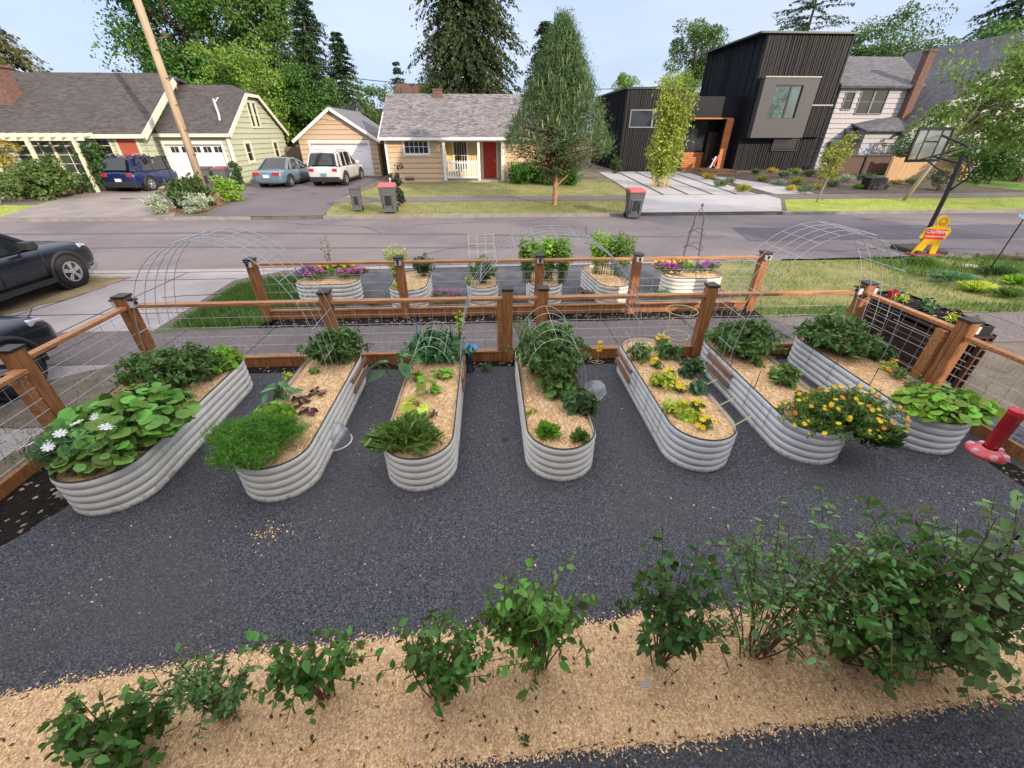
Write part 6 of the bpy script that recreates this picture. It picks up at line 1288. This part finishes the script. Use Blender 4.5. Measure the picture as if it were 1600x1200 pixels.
def conifer(name, label, base, h, R, levels, nb, per, ls, m, seed, trunk=.25, droop=.35, z0=.1, pw=.8, cat='tree', group=None, gap=0, lift=0, width=.8, bark=None, wisp=0):
    rng = np.random.default_rng(seed); t = thing(name, base, label, cat, group); b = np.array(base, float); P_, A_, U_ = [], [], []; mb = MB()
    if ls > .3: per = int(per*2.6); ls *= .5
    mb.tube([b-np.array((0,0,.1)), b+np.array((0,0,h*.5)), b+np.array((0,0,h*.98))], [trunk, trunk*.6, trunk*.08], 8)
    for L_ in range(levels):
        f = (L_+rng.uniform(-.3,.3))/levels; f = min(max(f, 0), .985); z = h*(z0+(1-z0)*f); r = R*((1-f)**pw)*rng.uniform(.8,1.12)*(min(1, .55+f*3) if lift else 1)+.06*R
        for k in range(nb):
            if rng.random() < gap: continue
            a = rng.uniform(0, 2*pi); rr = r*rng.uniform(.65,1.15); d = np.array((cos(a), sin(a), 0)); s0 = b+np.array((0,0,z))
            tt = np.linspace(.12, 1, per)+rng.normal(size=per)*.03
            pts = s0+d*rr*tt[:,None]; pts[:,2] += (lift*rr*tt**1.2) - droop*rr*tt**2
            mb.tube([s0, pts[per//2], pts[-1]], [trunk*.12*(1-f)+.01, trunk*.07*(1-f)+.008, .006], 3, False) if per > 2 else None
            for e in range(2):
                sd_ = np.cross(d, (0,0,1.))*rng.choice((-1,1), per)[:,None]; P_.append(pts+rng.normal(size=(per,3))*ls*.35*np.array((1,1,.6)))
                A_.append(d*.6+sd_*.8+rng.normal(size=(per,3))*.35+np.array((0,0,-.35-.9*wisp+lift))); U_.append(np.array((0,0,1.))+rng.normal(size=(per,3))*.45)
    P_ = np.concatenate(P_); A_ = np.concatenate(A_); U_ = unit(np.concatenate(U_)); leaves('crown', m, t, P_, A_, ls*rng.uniform(.6,1.4,len(P_)), T_DIA, up=U_, width=width)
    mb.build('trunk', bark or BARK, t); return t
def TL(n, c): return leafm(n, c, .45, .3)
FIRL = TL('fir_foliage', (.045,.095,.04)); CEDL = TL('cedar_foliage', (.05,.09,.03)); CEDB = TL('brown_cedar_foliage', (.11,.12,.035)); MAPL = TL('maple_foliage', (.06,.16,.025)); LIME = TL('light_foliage', (.17,.30,.045)); MIDL = TL('mid_foliage', (.09,.18,.04)); GLD = TL('golden_foliage', (.42,.42,.06))
def at(px, y): return (YP(px, 300, y)[0], y, tz(34))
# behind the green house
conifer('cedar_tree', 'broad brownish green cedar at the far left behind the roof', (-41.5,44,.65), 12.5, 9.5, 40, 12, 14, .65, CEDB, 1, .5, .5, .0, .62, wisp=.4)
tree('maple_tree', 'large dense maple behind the left roof ridge, left of the pole top', (-24.5,45,.65), 15, 5.2, 5.8, 9.4, 85, 120, .50, MAPL, 2, .4)
tree('poplar_tree', 'tall light green tree directly behind the utility pole', (-21.3,47,.65), 16, 3.6, 6.8, 10.0, 58, 105, .45, LIME, 3, .35)
tree('maple_tree', 'broad mid green tree between the pole and the firs', (-17.6,44,.65), 12.5, 2.7, 5.2, 7.6, 80, 115, .46, MIDL, 4, .35)
tree('oak_tree', 'sunlit yellowish tree low behind the garage wing roof', (-17.5,38.5,.65), 8, 3.2, 3.6, 4.6, 70, 90, .34, LIME, 5, .3)
conifer('fir_tree', 'dark fir behind the clipped gable of the green house', (-13.4,40,.65), 9.5, 2.9, 26, 9, 9, .42, FIRL, 6, .25, .25, .05, .9)
tree('maple_tree', 'dense green trees right of the clipped gable', (-13.6,40,.65), 7.6, 2.6, 3.2, 4.0, 70, 105, .34, MAPL, 7, .3)
conifer('fir_tree', 'slim pointed fir standing against the sky left of the roofs', (-18.9,58,.65), 16.6, 4.2, 38, 13, 9, .55, FIRL, 8, .3, .25, .1, .8, gap=.08)
conifer('fir_tree', 'shorter fir just right of the slim pointed fir', (-15.2,56,.65), 11.5, 3.6, 30, 13, 8, .5, FIRL, 9, .28, .25, .05, .8)
tree('oak_tree', 'rounded green tree behind the tan garage roof', (-10.6,48,.65), 6.6, 2.6, 2.6, 3.9, 55, 80, .34, MIDL, 10, .25)
conifer('fir_tree', 'small distant fir left of the brown roof', (-11.0,66,.65), 10.4, 2.3, 20, 8, 7, .5, FIRL, 11, .2, .2, .05, .8)
# behind the cottage
conifer('cedar_tree', 'massive dark drooping cedar behind the cottage roof', (-1.3,46,.65), 25, 5.0, 66, 20, 13, .55, CEDL, 12, .5, .45, .12, .42, wisp=.5)
conifer('cedar_tree', 'second tall cedar behind the front pine', (5.6,47,.65), 10.8, 3.2, 34, 10, 10, .5, CEDL, 13, .35, .35, .1, .6, gap=.1)
tree('oak_tree', 'pale leafy sprig of a tree left of the massive cedar', (-5.0,50,.65), 7.4, 1.5, 2.0, 5.4, 30, 60, .35, LIME, 14, .2)
# behind the modern house
tree('poplar_tree', 'open leafy tree behind the gap in the modern house', (22.6,55,.65), 13.5, 3.0, 3.6, 9.6, 46, 80, .42, MIDL, 15, .3, hollow=.2)
tree('oak_tree', 'sunlit yellow green tree low behind the connector of the modern house', (18.3,46,.65), 7.4, 2.3, 2.6, 4.6, 60, 80, .34, LIME, 16, .25)
tree('oak_tree', 'small light tree above the left black block', (14.6,52,.65), 6.8, 1.8, 2.4, 5.2, 40, 60, .34, LIME, 17, .2)
conifer('deodar_tree', 'layered cedar with wide flat branches behind the black tower', (34.5,55,.65), 17.5, 6.0, 22, 7, 18, .5, FIRL, 18, .35, .12, .25, .5, gap=.25, wisp=.1, lift=.05)
tree('maple_tree', 'leafy tree behind the white house roof, left of its chimney', (37.2,52,.65), 12, 3.2, 3.6, 7.6, 50, 80, .42, MIDL, 19, .3, hollow=.2)
tree('maple_tree', 'green tree with reddish base foliage between tower and white house', (29.5,46,.65), 7, 2.0, 2.6, 4.4, 50, 70, .35, TL('red_tinged_foliage', (.14,.15,.05)), 20, .25)
tree('oak_tree', 'tall open tree behind the white house, right of its chimney', (41.5,50,.65), 13, 4.5, 4.5, 8.2, 80, 80, .45, MIDL, 21, .35, hollow=.2)
conifer('fir_tree', 'dark fir mass at the upper right corner', (52,50,.65), 16.5, 6.5, 34, 10, 11, .6, FIRL, 22, .4, .3, .1, .6)
tree('oak_tree', 'dense green tree at the right edge behind the lawn', (39.5,37,.65), 10, 3.6, 4.0, 5.2, 90, 90, .40, MAPL, 23, .35)
# street tree on the right
tree('street_tree', 'loose light green street tree with a leaning trunk at right', (20.2,20.6,.2), 7.5, 3.3, 2.6, 4.4, 190, 70, .16, TL('street_foliage', (.16,.27,.05)), 24, .08, lean=(2.2,0), cx=2.3, hollow=.15, cl=.2, limbs=26, bark=mat('light_bark', (.38,.30,.22), .9), ry=2.6)
# young multi-stem tree
t = tree('young_tree', 'young multi-stemmed yellow green tree on the far verge', (15.6,20.3,.19), 3.2, .62, .95, 1.85, 46, 46, .10, TL('young_foliage', (.28,.32,.06)), 25, .03, lean=(.3,0), hollow=.1, cl=.3, limbs=20, bark=mat('light_bark', (.38,.30,.22)))
# pine in front of the cottage
conifer('pine_tree', 'large young pine with upright pale shoots before the cottage', (3.05,20.2,.19), 6.35, 2.35, 50, 15, 15, .15, TL('pine_needles', (.085,.165,.06)), 26, .11, -.02, .20, .95, lift=.18, width=.55, bark=mat('pine_bark', (.36,.20,.11), .85, 0, .3, 6))
rng = np.random.default_rng(77); n = 1100; f = rng.uniform(0,1,n)**.8; a = rng.uniform(0,2*pi,n); z = 6.4*(.26+.74*f); r = (2.3*(1-f)**.95)+.08*rng.uniform(.5,1.05,n)
pt_ = bpy.data.objects['pine_tree']; base = np.array((3.05,20.2,.19)); P_ = base+np.stack([r*np.cos(a), r*np.sin(a), z+.15*r], 1)
leaves('shoots', TL('pale_shoots', (.26,.30,.13)), pt_, P_, np.tile((0,0,1.),(n,1))+rng.normal(size=(n,3))*.12, .30*rng.uniform(.5,1.4,n), T_DIA, up=rdir(rng,n), width=.28)
n = 30000; i = rng.integers(0, 1100, n); leaves('needle_tufts', MATS['pine_needles'], pt_, P_[i]*1.0+rng.normal(size=(n,3))*.16, rdir(rng,n)+np.array((0,0,.8)), .15*rng.uniform(.6,1.4,n), T_THIN, up=rdir(rng,n), width=2.4)
mb = MB()
for k in range(9): a = k*2.3; mb.tube([base+np.array((0,0,.75+.06*k)), base+np.array((cos(a)*.45,sin(a)*.45,1.15+.1*k)), base+np.array((cos(a)*1.0,sin(a)*1.0,1.75+.12*k))], [.045,.035,.015], 5)
mb.build('lower_branches', mat('pine_bark', (.36,.20,.11)), pt_)
# bamboo
t = thing('bamboo_clump', (9.85,25.4,.36), 'yellow green bamboo clump growing through the pale concrete drive', 'bamboo'); rng = np.random.default_rng(5); mb = MB(); P_, A_ = [], []
for k in range(34):
    a = rng.uniform(0,2*pi); q = rng.uniform(0,.5); b = np.array((9.85+q*cos(a), 25.4+q*sin(a)*.7, .36)); hh = rng.uniform(2.2,5.3); e = b+np.array((rng.normal()*.15+cos(a)*.15, rng.normal()*.2, hh)); m_ = (b+e)/2+np.array((rng.normal()*.12,0,.2))
    s = np.array([(1-u)**2*b+2*u*(1-u)*m_+u*u*e for u in np.linspace(0,1,9)]); mb.tube(s, list(np.linspace(.018,.005,9)), 5, False)
    for j in range(int(hh*62)):
        u = rng.uniform(.2,1); p, d = along(s, u); zz = p[2]; spread_ = .07+.42*max(0,1-abs(zz-2.0)/1.1)**.6+.24*max(0,1-abs(zz-4.3)/1.2)**.6; P_.append(p+rng.normal(size=3)*spread_*.6); A_.append(rdir(rng,1)[0]+np.array((0,0,-.6)))
mb.build('canes', mat('bamboo_cane', (.52,.42,.14), .5), t); leaves('foliage', TL('bamboo_leaf', (.30,.38,.06)), t, np.array(P_), np.array(A_), .19*rng.uniform(.6,1.4,len(P_)), T_DIA, up=rdir(rng,len(P_)), width=.55)
# shrubs
def shrub(name, label, c, rx, rz_, m, seed, K=40, M=60, ls=.1, group=None, ry=None, hol=.2): return tree(name, label, (c[0],c[1],tz(c[1])), rz_*1.6, rx, rz_*.8, rz_*.72, K, M, ls, m, seed, .04, cat='shrub', group=group, hollow=hol, cl=.32, limbs=8, ry=ry)
JUN = TL('juniper_foliage', (.11,.18,.05)); BOX = TL('boxwood_foliage', (.055,.17,.02)); SIL = TL('silver_shrub_foliage', (.36,.42,.30)); JAP = TL('orange_green_foliage', (.36,.30,.05))
shrub('juniper_shrub', 'spiky bronze green juniper before the picture window of the green house', (-21.4,22.9), 1.25, 1.15, JUN, 30, 60, 90, .16)
shrub('juniper_shrub', 'low spreading shrub left of the big juniper', (-23.4,23.6), 1.1, .8, JUN, 31, 40, 60, .14)
shrub('juniper_shrub', 'dark rounded shrub around the foot of the utility pole', (-13.05,20.4), .95, .85, TL('dark_juniper_foliage', (.07,.12,.035)), 32, 60, 90, .12)
shrub('silver_shrub', 'pale silvery mound beside the left driveway apron', (-13.6,18.95), .55, .45, SIL, 33, 26, 60, .08)
shrub('silver_shrub', 'silvery ground mound in front of the pole shrub', (-12.2,19.3), .8, .5, SIL, 34, 30, 60, .08)
shrub('lime_shrub', 'bright lime green shrub right of the pole shrub', (-12.2,21.9), .62, .68, TL('lime_shrub_foliage', (.20,.36,.04)), 35, 34, 60, .1)
shrub('laurel_shrub', 'dark green shrub beside the red front door of the green house', (-19.9,26.0) if 0 else (-19.9,25.3), .8, 1.6, TL('laurel_foliage', (.05,.11,.03)), 36, 50, 70, .15)
shrub('cypress_shrub', 'narrow dark shrub at the corner of the white garage door', (-14.0,26.5), .25, .9, TL('laurel_foliage', (.05,.11,.03)), 37, 24, 50, .1)
shrub('lime_shrub', 'light green grassy shrub at the lower left of the street', (-24.2,21.2), .8, .8, MATS['lime_shrub_foliage'], 38, 34, 60, .16)
shrub('dark_shrub', 'dark low shrubs between the juniper and blue car', (-21.0,24.6), .9, .75, MATS['laurel_foliage'], 39, 30, 60, .12)
shrub('silver_shrub', 'small silvery plant at the foot of the big juniper', (-22.7,21.9), .6, .4, SIL, 40, 20, 50, .08)
tree('japanese_maple', 'orange and yellow green maple at the left edge before the pergola', (-25.2,24.0,.3), 3, 1.7, .9, 1.95, 50, 70, .13, JAP, 41, .07)
shrub('boxwood_shrub', 'rounded bright green shrub left of the pine trunk', (2.1,27.2), .85, .8, BOX, 42, 50, 80, .1); shrub('boxwood_shrub', 'rounded bright green shrub right of the pine trunk', (4.6,26.6), .85, .85, BOX, 43, 50, 80, .1)
shrub('leafy_shrub', 'loose shrub behind the pine trunk', (3.3,26.9), .8, .8, MATS['maple_foliage'], 44, 36, 60, .11)
shrub('dark_shrub', 'dark wiry shrub standing behind the red-lidded bin', (-3.95,20.2), .3, 1.2, TL('dark_blue_shrub', (.04,.07,.05)), 45, 26, 50, .09)
shrub('small_shrub', 'small dark plant beside the modern house block', (9.0,31.8), .4, .8, MATS['laurel_foliage'], 46, 20, 40, .1)
shrub('leafy_shrub', 'green shrub at the right edge behind the far lawn', (30.2,25.8), 1.7, 1.6, MATS['maple_foliage'], 47, 50, 70, .15); shrub('leafy_shrub', 'dark shrub with reddish leaves on the far right lawn', (33.5,27.5), 1.6, 2.0, TL('red_shrub', (.16,.06,.05)), 48, 50, 70, .15)
shrub('grey_shrub', 'greyish dome shrub on the right lawn', (24.9,23.6), .55, .8, TL('grey_dome', (.24,.24,.14)), 49, 30, 60, .1); shrub('leafy_shrub', 'wide green hedge right of the street tree', (30.5,29.5), 2.6, 1.9, MATS['mid_foliage'], 50, 70, 80, .2)
rng = random.Random(12); k = 0
bedlab = [('yellow','tufted plant'),('bluish green','round plant'),('golden','grass tuft'),('grey green','mound'),('lime','tuft'),('olive','low plant')]
bm = [TL('gold_tuft',(.55,.45,.05)), TL('bluish_tuft',(.16,.24,.12)), MATS['golden_foliage'], SIL, MATS['lime_shrub_foliage'], JUN]
spots = [(1105,280),(1125,292),(1160,300),(1140,285),(1090,270),(1180,272),(1205,270),(1225,278),(1245,288),(1215,290),(1240,272),(1262,276),(1285,280),(1300,292),(1275,296),(1320,285),(1340,295),(1355,282),(1235,298),(1255,302),(1190,283),(1310,275),(1335,272),(1380,296),(1400,288),(1425,290)]
def rank(j):
    same = sorted(q[0] for i, q in enumerate(spots) if i % 6 == j % 6); k = same.index(spots[j][0]); return 'leftmost' if k == 0 else 'rightmost' if k == len(same)-1 else ['','second from left','third from left','fourth from left'][k]
for j, (px, py) in enumerate(spots):
    g = GT(px, py); c_ = j % 6; rr_ = rng.uniform(.36,.62)
    clump('bedding_plant', f'{bedlab[c_][0]} {bedlab[c_][1]} in the modern house front bed, {rank(j)} of its kind', 'plant', (g[0],g[1],g[2]), rr_, rr_*.8, rr_*.9, 190, .28, bm[c_], T_BLADE, seed=700+j, width=1.6, group='small plants in the modern house front bed')
o = MB(); g = GT(1368, 297); o.box(g[0]-.5,g[0]+.5,g[1],g[1]+.6,g[2],g[2]+.62); o = o.build('utility_box', BLACK, loc=g, bevel=.03); setp(o, 'small black box standing in the bed before the tan fence', 'box')
t = thing('porch_bicycle', (17.0,34.0,.72), 'red and white folded chair leaning at the modern house entry', 'chair'); t.name = 'folding_chair'
for i, m_ in enumerate((WHITE, REDB)): mb = MB(); mb.obox((16.9+.2*i,33.9,1.15+.1*i),(.06,.02,.0),(0,.02,.02),(.12,0,.35)); mb.build('slat_seat' if i else 'backrest', m_, t)
mb = MB(); mb.tube([(16.6,33.9,.72),(17.2,33.95,1.5)], .02, 5); mb.tube([(17.2,33.9,.72),(16.8,33.95,1.4)], .02, 5); mb.build('frame', WIRE, t)
# tree of the neighbour, outside the frame on the right: its shade crosses the street
tree('neighbour_tree', 'broad tree standing outside the frame at the right, shading the street', (24,2,0), 9, 3.6, 3.0, 6.2, 60, 60, .4, MAPL, 60, .25)
